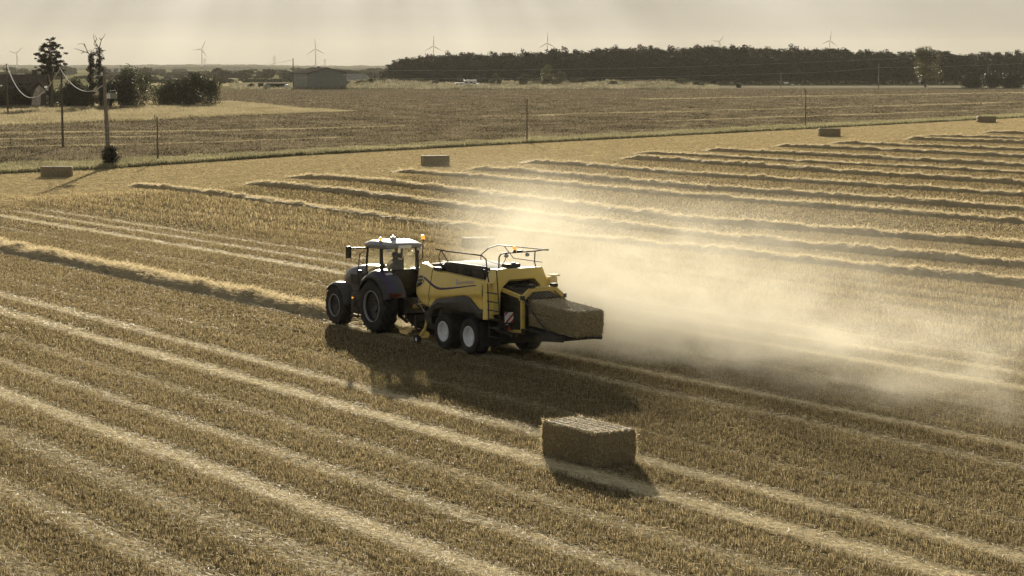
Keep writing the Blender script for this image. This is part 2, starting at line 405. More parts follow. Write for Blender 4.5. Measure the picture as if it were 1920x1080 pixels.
def ground_mat(name, c0, c1, sx, sy, rot, tracks=0, trackc=(.45, .38, .2), bump=.5):
    m, N, L, b = new_mat(name)
    t = N.new('ShaderNodeTexCoord'); mp = N.new('ShaderNodeMapping'); mp.vector_type = 'TEXTURE'; mp.inputs['Rotation'].default_value = (0, 0, rot); mp.inputs['Scale'].default_value = (1 / sx, 1 / sy, 1)
    L.new(t.outputs['Object'], mp.inputs[0])
    z = N.new('ShaderNodeTexNoise'); z.inputs['Scale'].default_value = 1; z.inputs['Detail'].default_value = 8; z.inputs['Roughness'].default_value = .72; L.new(mp.outputs[0], z.inputs['Vector'])
    cr = N.new('ShaderNodeValToRGB'); e = cr.color_ramp.elements; e[0].position = .36; e[0].color = (*c0, 1); e[1].position = .66; e[1].color = (*c1, 1)
    L.new(z.outputs['Fac'], cr.inputs[0]); out = cr.outputs[0]
    if tracks:
        sp = N.new('ShaderNodeSeparateXYZ')
        mp2 = N.new('ShaderNodeMapping'); mp2.vector_type = 'TEXTURE'; mp2.inputs['Rotation'].default_value = (0, 0, rot); L.new(t.outputs['Object'], mp2.inputs[0]); L.new(mp2.outputs[0], sp.inputs[0])
        z2 = N.new('ShaderNodeTexNoise'); z2.noise_dimensions = '1D'; z2.inputs['Scale'].default_value = tracks; z2.inputs['Detail'].default_value = 5; z2.inputs['Roughness'].default_value = .7
        L.new(sp.outputs[1], z2.inputs['W'])
        r = N.new('ShaderNodeMapRange'); r.inputs[1].default_value = .56; r.inputs[2].default_value = .8; r.inputs[4].default_value = .55; L.new(z2.outputs['Fac'], r.inputs[0])
        mx = N.new('ShaderNodeMix'); mx.data_type = 'RGBA'; L.new(r.outputs[0], mx.inputs[0]); L.new(out, mx.inputs[6]); mx.inputs[7].default_value = (*trackc, 1); out = mx.outputs[2]
    L.new(out, b.inputs['Base Color']); b.inputs['Roughness'].default_value = .95; b.inputs['Specular IOR Level'].default_value = 0
    bp = N.new('ShaderNodeBump'); bp.inputs['Strength'].default_value = bump * .3; bp.inputs['Distance'].default_value = .04; L.new(z.outputs['Fac'], bp.inputs['Height']); L.new(bp.outputs[0], b.inputs['Normal'])
    return m

# ------------------------------------------------------------------ ground sheets
def sheet(name, pts, z, mat, matrix=None, kind='structure'):
    me = bpy.data.meshes.new(name); me.from_pydata([(*p, z) for p in pts], [], [tuple(range(len(pts)))]); me.update()
    bm = bmesh.new(); bm.from_mesh(me); bmesh.ops.recalc_face_normals(bm, faces=bm.faces)
    for f in bm.faces:
        if f.normal.z < 0: f.normal_flip()
    bm.to_mesh(me); bm.free()
    me.materials.append(mat); o = bpy.data.objects.new(name, me); col.objects.link(o)
    if matrix is not None: o.matrix_world = matrix
    return tag(o, kind=kind)
sheet('ground', [(-9000, -400), (9000, -400), (9000, 14000), (-9000, 14000)], -.06,
      ground_mat('far_land', (.10, .10, .05), (.26, .23, .12), .012, .003, 0, 0))
VROT = math.atan2(422.5 - 199, 101.6 + 48)
verge_lo = [ground(x, float(edge_px(x))) for x in (-600, 0, 200, 560, 987, 1509, 1920, 2500)]
verge_hi = [ground(x, y) for x, y in ((-600, 334), (0, 311), (300, 300), (980, 262), (1509, 235), (1920, 215), (2500, 186))]
lo_uv = [(X * U[0] + Y * U[1], -(X * V[0] + Y * V[1])) for X, Y in verge_lo]
fpts = lo_uv + [(-400, lo_uv[-1][1]), (-400, 140), (lo_uv[0][0], 140)]
sheet('stubble_field', fpts, 0.0, field_mat(), ROWM)
sheet('grass_verge', verge_lo + verge_hi[::-1], -.012, ground_mat('verge_soil', (.12, .115, .05), (.32, .29, .14), .8, .8, 0))
far_edge = [ground(2500, 166.0), ground(1300, 166.5), ground(430, 168.5), ground(-600, 172)]
sheet('plowed_field', verge_hi + far_edge, -.024,
      ground_mat('turned_soil', (.052, .041, .027), (.27, .22, .14), .75, 1.6, VROT, .16, (.42, .34, .20), .9))
def px_sheet(name, px, z, mat): return sheet(name, [ground(*p) for p in px], z, mat)
px_sheet('road', [(1150, 165.6), (2600, 165.0), (2600, 163.6), (1150, 164.2)], -.015, simple('asphalt', (.24, .22, .19), .95, spec=0, noise=.1, scale=.2))
px_sheet('roadside_grass', [(1000, 164.0), (2600, 163.4), (2600, 156.5), (1000, 157.0)], -.02, ground_mat('dry_roadside', (.22, .19, .11), (.46, .41, .27), .1, .5, 0))
px_sheet('meadow', [(-300, 246), (0, 236), (250, 228), (420, 219), (668, 209), (560, 203), (430, 193), (-300, 198)], -.016, ground_mat('meadow_soil', (.18, .155, .085), (.34, .30, .17), .4, .4, 0))
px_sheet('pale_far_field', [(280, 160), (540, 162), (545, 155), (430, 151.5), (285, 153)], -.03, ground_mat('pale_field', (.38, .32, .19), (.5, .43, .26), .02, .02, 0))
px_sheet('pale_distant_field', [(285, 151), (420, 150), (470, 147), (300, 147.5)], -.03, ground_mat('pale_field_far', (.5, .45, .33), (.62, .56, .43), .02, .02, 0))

# ------------------------------------------------------------------ stubble (stuff)
KEEP_OUT = []                                        # (u0,u1,s0,s1): nothing grows under bales
def in_frame(u, s, z=0.0, margin=280):
    X = u * U[0] + s * V[0]; Y = u * U[1] + s * V[1]
    zf = Y * CP + CAMH * SP; up = Y * SP - CAMH * CP
    px = 960 + FPX * X / zf; py = 540 - FPX * up / zf
    return (px > -margin) & (px < 1920 + margin) & (py < 1080 + 2 * margin) & (py > edge_px(px) + 1), Y
def stubble(name, dmin, dmax, drow, dalong, nb, width, hgt, seed):
    r = np.random.default_rng(seed)
    us = np.arange(14, 330, dalong); ss = np.arange(2, 330, drow)
    out_u = []; out_s = []
    for s0 in ss:
        u = us + r.uniform(-.5, .5, len(us)) * dalong
        s = np.full_like(u, s0) + r.normal(0, drow * .13, len(u)) + .05 * np.sin(u * .4)
        ok, Y = in_frame(u, s); ok &= (Y >= dmin) & (Y < dmax)
        out_u.append(u[ok]); out_s.append(s[ok])
    u = np.concatenate(out_u); s = np.concatenate(out_s)
    tw = strip_w(u, s)
    tall = ((s > 55.6) & (s < 70.3) & (u < ub(s) + 8 + 2 * np.sin(s * 2))).astype(float)
    patch = fbm(u * .06, s * .22, 4)
    head = np.clip((u - ub(s)) / 6, 0, 1)
    band = .75 + .5 * vnoise(u * .02, s * 1.1)
    h = hgt * (.80 + .36 * patch * band) * (1 + 1.15 * tall * (.35 + .55 * (np.sin(2 * np.pi * s / 2.7 + .6 * vnoise(u * .05, s * .1)) > -.3) + .5 * vnoise(u * .03 + 9, s * .75))) * (1 - .75 * tw) * (1 - .55 * head)
    dens = r.random(len(u)) > (.82 * tw + .25 * head * (1 - tall))
    hole = vnoise(u * 7.1 + 3, s * 8.3); dens &= (hole > .30) | (head > .3)
    for a, b, c, d in KEEP_OUT: dens &= ~((u > a) & (u < b) & (s > c) & (s < d))
    u, s, h, tall = u[dens], s[dens], h[dens], tall[dens]
    n = len(u); rep = lambda a: np.repeat(a, nb)
    bu = rep(u) + r.normal(0, .018 + dalong * .22, n * nb); bs = rep(s) + r.normal(0, .018 + drow * .05, n * nb)
    az = r.uniform(0, 2 * np.pi, n * nb); lean = np.abs(r.normal(0, .36, n * nb))
    d = np.stack([np.sin(lean) * np.cos(az), np.sin(lean) * np.sin(az), np.cos(lean)], 1)
    a2 = r.uniform(0, np.pi, n * nb); sd_ = np.stack([np.cos(a2), np.sin(a2), np.zeros(n * nb)], 1)
    ln = rep(h) * r.uniform(.6, 1.15, n * nb); wd = width * r.uniform(.7, 1.3, n * nb)
    v, f = blades(np.stack([bu, -bs, np.zeros(n * nb)], 1), d, sd_, ln, wd, .8)
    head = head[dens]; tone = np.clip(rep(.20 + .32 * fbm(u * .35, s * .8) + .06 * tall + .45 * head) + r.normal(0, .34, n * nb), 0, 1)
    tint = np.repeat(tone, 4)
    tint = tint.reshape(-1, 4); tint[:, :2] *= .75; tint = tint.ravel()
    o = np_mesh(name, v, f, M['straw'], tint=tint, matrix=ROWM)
    tag(o, kind='stuff')
    return n * nb
def litter(name, dmin, dmax, dens, width, length, seed, mat='straw_pale'):
    """short straws lying flat: thick on the tracks, thin between the rows"""
    r = np.random.default_rng(seed)
    n0 = int(dens)
    px = r.uniform(-240, 2200, n0)
    Y = 1 / np.sqrt(r.uniform(1 / dmax ** 2, 1 / dmin ** 2, n0)) if False else r.uniform(dmin, dmax, n0)
    X = (px - 960) / FPX * Y * 1.01
    u = X * U[0] + Y * U[1]; s = X * V[0] + Y * V[1]
    tw = strip_w(u, s); head = np.clip((u - ub(s)) / 6, 0, 1)
    ok = (r.random(n0) < .10 + .9 * tw + .7 * head) & in_frame(u, s)[0]
    u, s = u[ok], s[ok]; n = len(u)
    az = np.where(r.random(n) < .6, r.normal(0, .5, n), r.uniform(0, 2 * np.pi, n)); el = r.normal(.06, .10 if dmin < 100 else .05, n)
    d = np.stack([np.cos(el) * np.cos(az), np.cos(el) * np.sin(az), np.sin(el)], 1)
    sd_ = unit(np.stack([-np.sin(az), np.cos(az), r.normal(0, .7, n)], 1))
    v, f = blades(np.stack([u, -s, r.uniform(.01, .07, n)], 1), d, sd_, length * r.uniform(.5, 1.4, n), width * r.uniform(.7, 1.3, n), .9)
    o = np_mesh(name, v, f, M[mat], tint=np.repeat(np.clip(r.normal(.42, .28, n), 0, 1), 4), matrix=ROWM)
    tag(o, kind='stuff')

# ------------------------------------------------------------------ windrows
def windrow(pts, width, height, label, dens, seed, sw=.012, sl=.35):
    """pts (u,s) from far-left end to near-right end"""
    r = np.random.default_rng(seed)
    pu = np.array([p[0] for p in pts]); ps = np.array([p[1] for p in pts])
    o_ = np.argsort(pu); pu, ps = pu[o_], ps[o_]
    Lr = pu[-1] - pu[0]; nu = int(Lr / .16); nv = 15
    uu = np.linspace(pu[0], pu[-1], nu); vv = np.linspace(-1, 1, nv)
    cs = np.interp(uu, pu, ps) + .30 * (fbm(uu * .12 + seed, uu * 0 + seed) - .47) * 2
    Ug, Vg = np.meshgrid(uu, vv, indexing='ij'); Cs = cs[:, None]
    wloc = width * (.62 + .8 * fbm(Ug * .35 + seed, Vg * 0 + 3))
    S = Cs + Vg * wloc / 2
    amp = .85 * height * (.62 + .75 * fbm(Ug * .55 + seed * 3, Vg * 1.1 + seed, 3))
    prof = np.where(Vg < 0, np.clip((1 + Vg) / .5, 0, 1) ** .8 * (1 + .18 * Vg), np.clip(1 - np.abs(Vg) ** 2.5, 0, 1))
    endf = np.clip((uu - pu[0]) / 1.5, 0, 1) * np.clip((pu[-1] - uu) / 2.5, .0, 1)
    lump = .60 + .85 * fbm(Ug * 1.6 + 7 * seed, S * 2.4, 4)
    Z = amp * prof * lump * endf[:, None] + .03 * (fbm(Ug * 5, S * 6) - .5) - .02
    Vt = np.stack([Ug, -S, Z], 2).reshape(-1, 3)
    i = np.arange(nu - 1)[:, None] * nv + np.arange(nv - 1)[None]
    F = np.stack([i, i + 1, i + nv + 1, i + nv], 2).reshape(-1, 4)
    nb = int(1.7 * dens * Lr)
    k = r.integers(0, nu - 1, nb); q = np.clip(r.normal(.12, .36, nb), -1.05, 1.1)
    bu = uu[k] + r.uniform(0, .16, nb); wl = wloc[k, nv // 2]
    bs = cs[k] + q * wl / 2
    zi = np.clip(((q + 1) / 2 * (nv - 1)).astype(int), 0, nv - 1)
    bz = np.where(np.abs(q) < 1, Z[k, zi], 0.0) + r.uniform(-.02, .05, nb)
    az = r.uniform(0, 2 * np.pi, nb); el = r.normal(.18, .32, nb)
    d = np.stack([np.cos(el) * np.cos(az), np.cos(el) * np.sin(az), np.sin(el)], 1)
    sd_ = unit(np.cross(d, r.normal(0, 1, (nb, 3))))
    v2, f2 = blades(np.stack([bu, -bs, np.maximum(bz, .01)], 1), d, sd_, sl * r.uniform(.4, 1.3, nb), sw * r.uniform(.7, 1.4, nb), .8)
    verts = np.concatenate([Vt, v2]); faces = np.concatenate([F, f2 + len(Vt)])
    tint = np.concatenate([np.clip(.55 + .7 * (fbm(Ug * 4, S * 5).ravel() - .45), 0, 1), np.repeat(np.clip(r.normal(.62, .22, nb) + .25 * (q > -.35), 0, 1), 4)])  # crest straws tinted paler than the near side to paint in sunlit tops
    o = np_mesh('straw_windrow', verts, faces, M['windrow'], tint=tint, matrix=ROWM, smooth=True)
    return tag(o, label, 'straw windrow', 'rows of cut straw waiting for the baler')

# ------------------------------------------------------------------ foliage
def leaf_cloud(blobs, n, size, r, flat=1.0, shell=.55):
    """leaf-sized faces in a set of ellipsoid clumps (cx,cy,cz,rx,ry,rz)"""
    bl = np.array(blobs, dtype=float)
    vol = bl[:, 3] * bl[:, 4] * bl[:, 5]; p = vol ** .75; p /= p.sum()
    k = r.choice(len(bl), n, p=p)
    d = unit(r.normal(0, 1, (n, 3)))
    rad = shell + (1 - shell) * r.random(n) ** .6
    rad *= .82 + .36 * r.random(n)
    c = bl[k, :3] + d * bl[k, 3:] * rad[:, None]
    a = unit(r.normal(0, 1, (n, 3)) + d * .4); b = unit(np.cross(a, r.normal(0, 1, (n, 3))))
    e = np.cross(a, b); sz = size * r.uniform(.55, 1.35, n)[:, None]
    v = np.empty((n, 4, 3)); v[:, 0] = c - b * sz * .5; v[:, 1] = c + e * sz * .32; v[:, 2] = c + b * sz * .5; v[:, 3] = c - e * sz * .32
    tone = np.clip(r.random(len(bl))[k] * .6 + r.normal(.2, .18, n), 0, 1)
    return v.reshape(-1, 3), np.arange(4 * n).reshape(n, 4), np.repeat(tone, 4)
def foliage_obj(name, blobs, n, size, mat, parent, seed, **kw):
    v, f, t = leaf_cloud(blobs, n, size, np.random.default_rng(seed), **kw)
    return np_mesh(name, v, f, mat, parent, tint=t)
def crown_blobs(cx, cy, z0, z1, rx, ry, k, r, top=.75):
    out = []
    for i in range(k):
        t = r.random(); z = z0 + (z1 - z0) * t
        env = math.sin(math.pi * min(1, (.18 + .82 * t)) ** top) ** .6 if t < .98 else .3
        a = r.uniform(0, 2 * math.pi); q = env * r.uniform(.25, .85)
        s = r.uniform(.22, .42)
        out.append((cx + rx * q * math.cos(a), cy + ry * q * math.sin(a), z, rx * s, ry * s, (z1 - z0) * s * .55))
    return out
def tree(name, pos, h, rx, trunk_h, label, cat, n, size, mat, seed, group=None, k=26, trunk_r=.25, limbs=6):
    r = np.random.default_rng(seed)
    t = empty(name, (pos[0], pos[1], 0), 0, label, cat, group)
    bl = crown_blobs(0, 0, trunk_h, h - rx * .15, rx, rx, k, r)
    mb = MB(); mb.tube([(0, 0, -.1), (.05 * h * .1, 0, trunk_h * .6), (0, .1, trunk_h + (h - trunk_h) * .3), (0, 0, h * .82)], [trunk_r * 1.2, trunk_r, trunk_r * .7, .05], 8)
    for b in bl[:limbs]:
        zz = trunk_h * .8 + (b[2] - trunk_h) * .35
        mb.tube([(0, 0, zz), (b[0] * .5, b[1] * .5, zz + (b[2] - zz) * .65), (b[0], b[1], b[2])], [trunk_r * .45, trunk_r * .28, .03], 6)
    mb.build('trunk', M['bark'], t, smooth=True)
    foliage_obj('crown', bl, n, size, mat, t, seed)
    return t
def shrub(name, pos, rx, ry, h, label, n, size, mat, seed, group=None, k=16, cat='shrub'):
    r = np.random.default_rng(seed)
    t = empty(name, (pos[0], pos[1], 0), 0, label, cat, group)
    bl = []
    for i in range(k):
        a = r.uniform(0, 2 * math.pi); q = r.uniform(.1, .75); zz = r.uniform(.12, .8) * h
        env = math.sqrt(max(.05, 1 - (zz / h) ** 2.5)); s = r.uniform(.28, .45)
        bl.append((rx * q * env * math.cos(a), ry * q * env * math.sin(a), zz, rx * s, ry * s, h * s * .6))
    mb = MB()
    for b in bl[:5]: mb.tube([(b[0] * .15, b[1] * .15, -.05), (b[0] * .6, b[1] * .6, b[2] * .6), b[:3]], [.05 + h * .015, .04 + h * .008, .02], 5)
    mb.build('stem', M['bark'], t, smooth=True)
    foliage_obj('foliage', bl, n, size, mat, t, seed, shell=.3)
    return t

# ================================================================== vehicles
def wheel(parent, c, r, w, rim_r, side, rimmat, discmat, lugs, lug_h, dish=.12, bolts=8):
    """side +1: outer face towards +y.  wheel disc > tyre, rim"""
    x, y, z = c; o = y + side * w / 2
    mb = MB()
    disc_y = side * (w / 2 - dish); k0 = w / 2
    mb.lathe([(.0, disc_y), (.10 * r / .64, disc_y + side * .05), (.13 * r / .64, disc_y + side * .05), (.15 * r / .64, disc_y), (rim_r * .90, disc_y + side * .02), (rim_r * .93, side * k0 * .72), (rim_r * .97, side * k0 * .72), (rim_r * .97, disc_y - side * .05), (0, disc_y - side * .05)], c, n=32)
    for k in range(bolts):
        a = 2 * math.pi * k / bolts; q = .25 * r / .64
        mb.box((x + q * math.cos(a) * .8, y + disc_y + side * .012, z + q * math.sin(a) * .8), (.035, .03, .035))
    d = mb.build('wheel', discmat, parent, smooth=True)
    tb = MB(); h = r - lug_h; k = w / 2
    prof = [(rim_r, -k * .86), (rim_r + (h - rim_r) * .25, -k * .98), (rim_r + (h - rim_r) * .6, -k * 1.0), (rim_r + (h - rim_r) * .88, -k * .93), (h, -k * .72), (h + .012, -k * .35), (h + .016, 0),
            (h + .012, k * .35), (h, k * .72), (rim_r + (h - rim_r) * .88, k * .93), (rim_r + (h - rim_r) * .6, k * 1.0), (rim_r + (h - rim_r) * .25, k * .98), (rim_r, k * .86)]
    tb.lathe(prof, c, n=56)
    for i in range(lugs):
        for sgn in (-1, 1):
            a0 = 2 * math.pi * (i + (.5 if sgn > 0 else 0)) / lugs
            sweep = .30 * (24 / lugs); th = .052 * (20 / lugs) + .01
            def P(a, yy, rr): return (x + rr * math.cos(a), y + yy, z + rr * math.sin(a))
            inner, outer = sgn * -.02 * w, sgn * k * .97
            stations = [(0, inner, h - .01, r), (.5, (inner + outer) / 2, h - .01, r), (.95, sgn * k * .80, h - .03, r - .012), (1.15, outer, rim_r + (h - rim_r) * .62, rim_r + (h - rim_r) * .70)]
            rings = []
            for q, yy, rl, rh in stations:
                a = a0 - q * sweep
                rings.append([P(a - th, yy, rl), P(a + th, yy, rl), P(a + th * .75, yy, rh), P(a - th * .75, yy, rh)])
            tb.loft(rings)
    tb.build('tyre', M['tyre'], d, smooth=True, angle=30)
    rb = MB()
    lw = .02 if rimmat is M['rimwhite'] else .006
    rb.lathe([(rim_r + .004, side * k * .90), (rim_r + lw, side * k * .90 + side * .018), (rim_r - lw, side * k * .90 + side * .02), (rim_r * (.985 if lw < .01 else .94), side * k * .82), (rim_r * (.98 if lw < .01 else .93), side * k * .70), (rim_r * .99, side * k * .70)], c, n=48)
    rb.build('rim', rimmat, d, smooth=True)
    return d

def arc_shell(mb, c, angs, section, thick=.03):
    """section: list of (y, radius); shell swept about the wheel axis"""
    rings = []
    for a in angs:
        ca, sa = math.cos(R(a)), math.sin(R(a))
        outer = [(c[0] + r * ca, y, c[2] + r * sa) for y, r in section]
        inner = [(c[0] + (r - thick) * ca, y, c[2] + (r - thick) * sa) for y, r in reversed(section)]
        rings.append(outer + inner)
    mb.loft(rings)

def build_tractor():
    X0, Y0 = W(69.4, 40.3)
    T = empty('tractor', (X0, Y0, 0), ROWROT, 'dark blue tractor pulling the yellow baler through the dust, cab roof glaring in the sun', 'tractor')
    for sd_ in (1, -1):
        wheel(T, (0, sd_ * .97, 1.02), 1.04, .66, .585, sd_, M['rimgrey'], M['rimdark'], 19, .085, .20, 10)
        wheel(T, (3.02, sd_ * .98, .78), .80, .54, .43, sd_, M['rimgrey'], M['rimdark'], 17, .07, .14)
    # chassis, axles, engine block
    mb = MB()
    mb.box((.35, 0, .98), (1.9, .62, .62)); mb.box((2.2, 0, 1.02), (2.3, .50, .60)); mb.box((3.0, 0, .80), (.5, 1.4, .26)); mb.box((0, 0, 1.02), (.46, 1.5, .42))
    mb.box((3.75, 0, .85), (.55, .55, .42)); mb.box((1.7, 0, 1.35), (2.6, .80, .35))
    mb.build('chassis', M['black'], T, bevel=.04)
    mb = MB()
    mb.box((-.75, 0, 1.05), (.5, .9, .55)); mb.box((-.9, 0, .62), (.6, .30, .18))
    for y in (.42, -.42):
        mb.bar((-.55, y, .72), (-1.25, y * 1.05, .50), .09, .11); mb.bar((-.6, y, 1.35), (-1.05, y, 1.30), .07, .10); mb.bar((-1.02, y, 1.3), (-1.12, y * 1.03, .58), .05, .05)
    mb.tube([(-.7, 0, 1.2), (-1.2, 0, 1.0)], .05)
    mb.build('rear_hitch', M['black'], T, bevel=.02)
    # bonnet
    secs = []
    for x, hw, zb, zt, sq in [(1.15, .47, 1.42, 2.40, .14), (1.9, .46, 1.42, 2.38, .14), (2.6, .44, 1.36, 2.32, .14), (3.2, .42, 1.28, 2.22, .16), (3.6, .39, 1.24, 2.10, .18), (3.82, .34, 1.24, 1.94, .20), (3.9, .28, 1.30, 1.78, .16)]:
        ring = [(x, hw, zb), (x, hw * 1.02, (zb + zt) / 2), (x, hw, zt - sq), (x, hw - sq * .35, zt - sq * .35), (x, hw - sq, zt), (x, 0, zt + .03),
                (x, -hw + sq, zt), (x, -hw + sq * .35, zt - sq * .35), (x, -hw, zt - sq), (x, -hw * 1.02, (zb + zt) / 2), (x, -hw, zb)]
        secs.append(ring)
    hood = MB().loft(secs).build('bonnet', M['blue'], T, smooth=True, angle=50)
    mb = MB()
    for y in (.445, -.445):
        mb.box((2.55, y + (.012 if y > 0 else -.012), 1.78), (1.0, .03, .38))
        for i in range(6): mb.box((2.55, y + (.03 if y > 0 else -.03), 1.64 + i * .056), (.92, .012, .016))
    mb.build('grille', M['black'], hood)
    for y in (.20, -.20):
        mb = MB(); mb.box((3.86, y, 1.80), (.06, .16, .10)); mb.build('headlight', M['lamp'], hood, bevel=.02)
    # rear wings
    for sd_ in (1, -1):
        mb = MB()
        sec = [(sd_ * .50, 1.36), (sd_ * .80, 1.37), (sd_ * 1.05, 1.33), (sd_ * 1.22, 1.24), (sd_ * 1.31, 1.14), (sd_ * 1.31, 1.08)]
        arc_shell(mb, (0, 0, 1.02), list(range(26, 163, 8)), sec, .035)
        f = mb.build('rear_wing', M['grey'], T, smooth=True, angle=40)
        mb = MB(); arc_shell(mb, (0, 0, 1.02), list(range(76, 158, 6)), [(sd_ * .62, 1.377), (sd_ * .80, 1.381), (sd_ * 1.03, 1.345)], .008)
        mb.build('wing_panel', M['blue'], f, smooth=True)
        mb = MB(); arc_shell(mb, (0, 0, 1.02), list(range(74, 158, 6)), [(sd_ * 1.035, 1.346), (sd_ * 1.10, 1.324), (sd_ * 1.15, 1.296)], .008)
        mb.build('purple_stripe', M['purple'], f, smooth=True)
        mb = MB(); arc_shell(mb, (0, 0, 1.02), [112, 115, 118], [(sd_ * .70, 1.392), (sd_ * .80, 1.394), (sd_ * .98, 1.368)], .006)
        mb.build('badge', M['silver'], f)
        mb = MB(); mb.box((-1.26, sd_ * .95, 1.52), (.05, .46, .12)); mb.box((-1.27, sd_ * 1.16, 1.56), (.05, .10, .13))
        mb.build('tail_lamp', M['redlens'], f, bevel=.01)
        mb = MB(); arc_shell(mb, (3.02, 0, .78), list(range(38, 176, 9)), [(sd_ * .74, .90), (sd_ * .98, .915), (sd_ * 1.18, .89), (sd_ * 1.24, .83)], .03)
        mb.bar((2.6, sd_ * .55, 1.25), (2.85, sd_ * .98, 1.66), .07, .05)
        mb.build('front_wing', M['grey'], T, smooth=True, angle=40)
        # steps and tank
        mb = MB(); mb.box((1.55, sd_ * .82, .98), (.95, .52, .82)); mb.build('fuel_tank', M['black'], T, bevel=.08)
        if sd_ > 0:
            mb = MB()
            for i in range(4): mb.box((1.38, 1.02 + .09 * (3 - i) * .6, .52 + i * .30), (.46, .24, .045))
            mb.bar((1.60, 1.22, .45), (1.60, 1.02, 1.50), .04, .04); mb.bar((1.16, 1.22, .45), (1.16, 1.02, 1.50), .04, .04)
            mb.build('cab_step', M['black'], T)
    mb = MB(); mb.box((1.78, 1.1, 1.18), (.05, .04, .06)); mb.build('side_marker', M['orange'], T)
    # cab
    mb = MB()
    mb.box((.62, 0, 1.62), (1.36, 1.34, .42)); mb.box((.62, 0, 1.45), (1.30, 1.1, .2)); mb.box((-.06, 0, 1.95), (.10, 1.45, .74))
    mb.box((1.30, 0, 2.02), (.10, 1.0, .5))
    cab = mb.build('cab_body', M['black'], T, bevel=.04)
    mb = MB()
    for y in (1, -1):
        mb.tube([(1.24, y * .66, 1.75), (1.30, y * .74, 2.25), (1.22, y * .76, 2.8), (1.14, y * .75, 3.20)], .045, 8)
        mb.tube([(.10, y * .70, 1.75), (.06, y * .77, 2.42), (.08, y * .78, 2.8), (.12, y * .76, 3.22)], [.10, .085, .07, .07], 8)
        mb.tube([(1.2, y * .75, 3.17), (.1, y * .77, 3.19)], .04, 6)
        mb.tube([(1.25, y * .70, 1.85), (.75, y * .76, 2.02), (.1, y * .76, 2.40)], .035, 6)
    mb.tube([(.08, .76, 3.17), (.02, 0, 3.2), (.08, -.76, 3.17)], .045, 6); mb.tube([(-.04, .74, 2.34), (-.09, 0, 2.34), (-.04, -.74, 2.34)], .03, 6)
    mb.build('cab_pillar', M['black'], T, smooth=True)
    g = M['glass']
    def pane(name, pts, parent=cab):
        m = MB(); m.add(pts, [tuple(range(len(pts)))]); o = m.build(name, g, parent); return o
    for y in (1, -1): pane('door_glass', [(1.23, y * .755, 2.0), (.16, y * .785, 2.42), (.18, y * .785, 3.17), (1.14, y * .765, 3.16)])
    pane('rear_glass', [(-.06, .70, 2.36), (-.09, 0, 2.36), (-.06, -.70, 2.36), (.06, -.70, 3.16), (.01, 0, 3.17), (.06, .70, 3.16)])
    pane('windscreen', [(1.34, .70, 2.2), (1.42, 0, 2.2), (1.34, -.70, 2.2), (1.16, -.70, 3.18), (1.22, 0, 3.18), (1.16, .70, 3.18)])
    # roof
    rings = []
    for x, hw, zb, zt in [(-.34, .60, 3.22, 3.28), (-.30, .78, 3.18, 3.36), (.0, .86, 3.17, 3.43), (.5, .88, 3.16, 3.46), (1.0, .87, 3.16, 3.44), (1.36, .80, 3.17, 3.37), (1.46, .66, 3.20, 3.30)]:
        rings.append([(x, hw * .94, zb), (x, hw, zb + (zt - zb) * .35), (x, hw * .97, zb + (zt - zb) * .7), (x, hw * .80, zt - .015), (x, hw * .4, zt), (x, -hw * .4, zt), (x, -hw * .80, zt - .015), (x, -hw * .97, zb + (zt - zb) * .7), (x, -hw, zb + (zt - zb) * .35), (x, -hw * .94, zb)])
    roof = MB().loft(rings).build('cab_roof', M['roof'], T, smooth=True, angle=50)
    def beacon(x, y, z, parent, s=1.0):
        m = MB(); m.lathe([(0, 0), (.065 * s, 0), (.065 * s, .03 * s), (0, .03 * s)], (x, y, z), 'z', 14); b = m.build('beacon', M['black'], parent)
        m = MB(); m.lathe([(0, .03 * s), (.058 * s, .03 * s), (.056 * s, .12 * s), (.035 * s, .15 * s), (0, .155 * s)], (x, y, z), 'z', 14); m.build('beacon_lens', M['orange'], b, smooth=True)
    beacon(.14, .78, 3.43, roof, 1.1)
    mb = MB(); mb.tube([(.02, -.78, 2.6), (.0, -.98, 2.72), (.0, -1.0, 3.42)], .022, 6); st = mb.build('beacon_stalk', M['black'], T); beacon(.0, -1.0, 3.42, st, 1.3)
    mb = MB(); mb.lathe([(0, 0), (.14, 0), (.15, .05), (.10, .10), (0, .115)], (.55, 0, 3.46), 'z', 18); mb.tube([(.55, 0, 3.5), (.55, 0, 3.62)], .035, 8); mb.build('satellite_dome', M['white'], roof, smooth=True)
    mb = MB(); mb.tube([(-.1, -.15, 3.4), (-.13, -.15, 4.05)], .006, 5); mb.build('antenna', M['black'], roof)
    mb = MB(); mb.box((-.335, 0, 3.24), (.03, .56, .12)); mb.build('rear_plate', M['white'], roof)
    for y in (.72, .60, -.60, -.72):
        m = MB(); m.box((-.31, y, 3.13), (.07, .10, .10)); m.build('work_light', M['lamp'], roof, bevel=.015)
    # mirrors and rails
    for sd_ in (1, -1):
        mb = MB(); mb.tube([(1.2, sd_ * .78, 3.12), (1.3, sd_ * 1.2, 3.13), (1.32, sd_ * 1.42, 3.13)], .035, 6); arm = mb.build('mirror_arm', M['black'], T, smooth=True)
        mb = MB(); mb.box((1.34, sd_ * 1.50, 2.98), (.10, .22, .46)); mi = mb.build('mirror', M['black'], arm, bevel=.03)
        mb = MB(); mb.box((1.285, sd_ * 1.50, 2.98), (.004, .18, .40)); mb.build('mirror_glass', M['dark_glass'], arm)
    mb = MB(); mb.tube([(1.34, .80, 3.0), (1.55, .90, 2.85), (1.62, .95, 2.2), (1.58, .92, 1.55)], .018, 6); mb.build('grab_rail', M['black'], T, smooth=True)
    mb = MB(); mb.tube([(1.5, -.62, 1.6), (1.5, -.66, 2.6), (1.46, -.68, 3.35)], [.08, .08, .055], 10); mb.build('exhaust', M['black'], T, smooth=True)
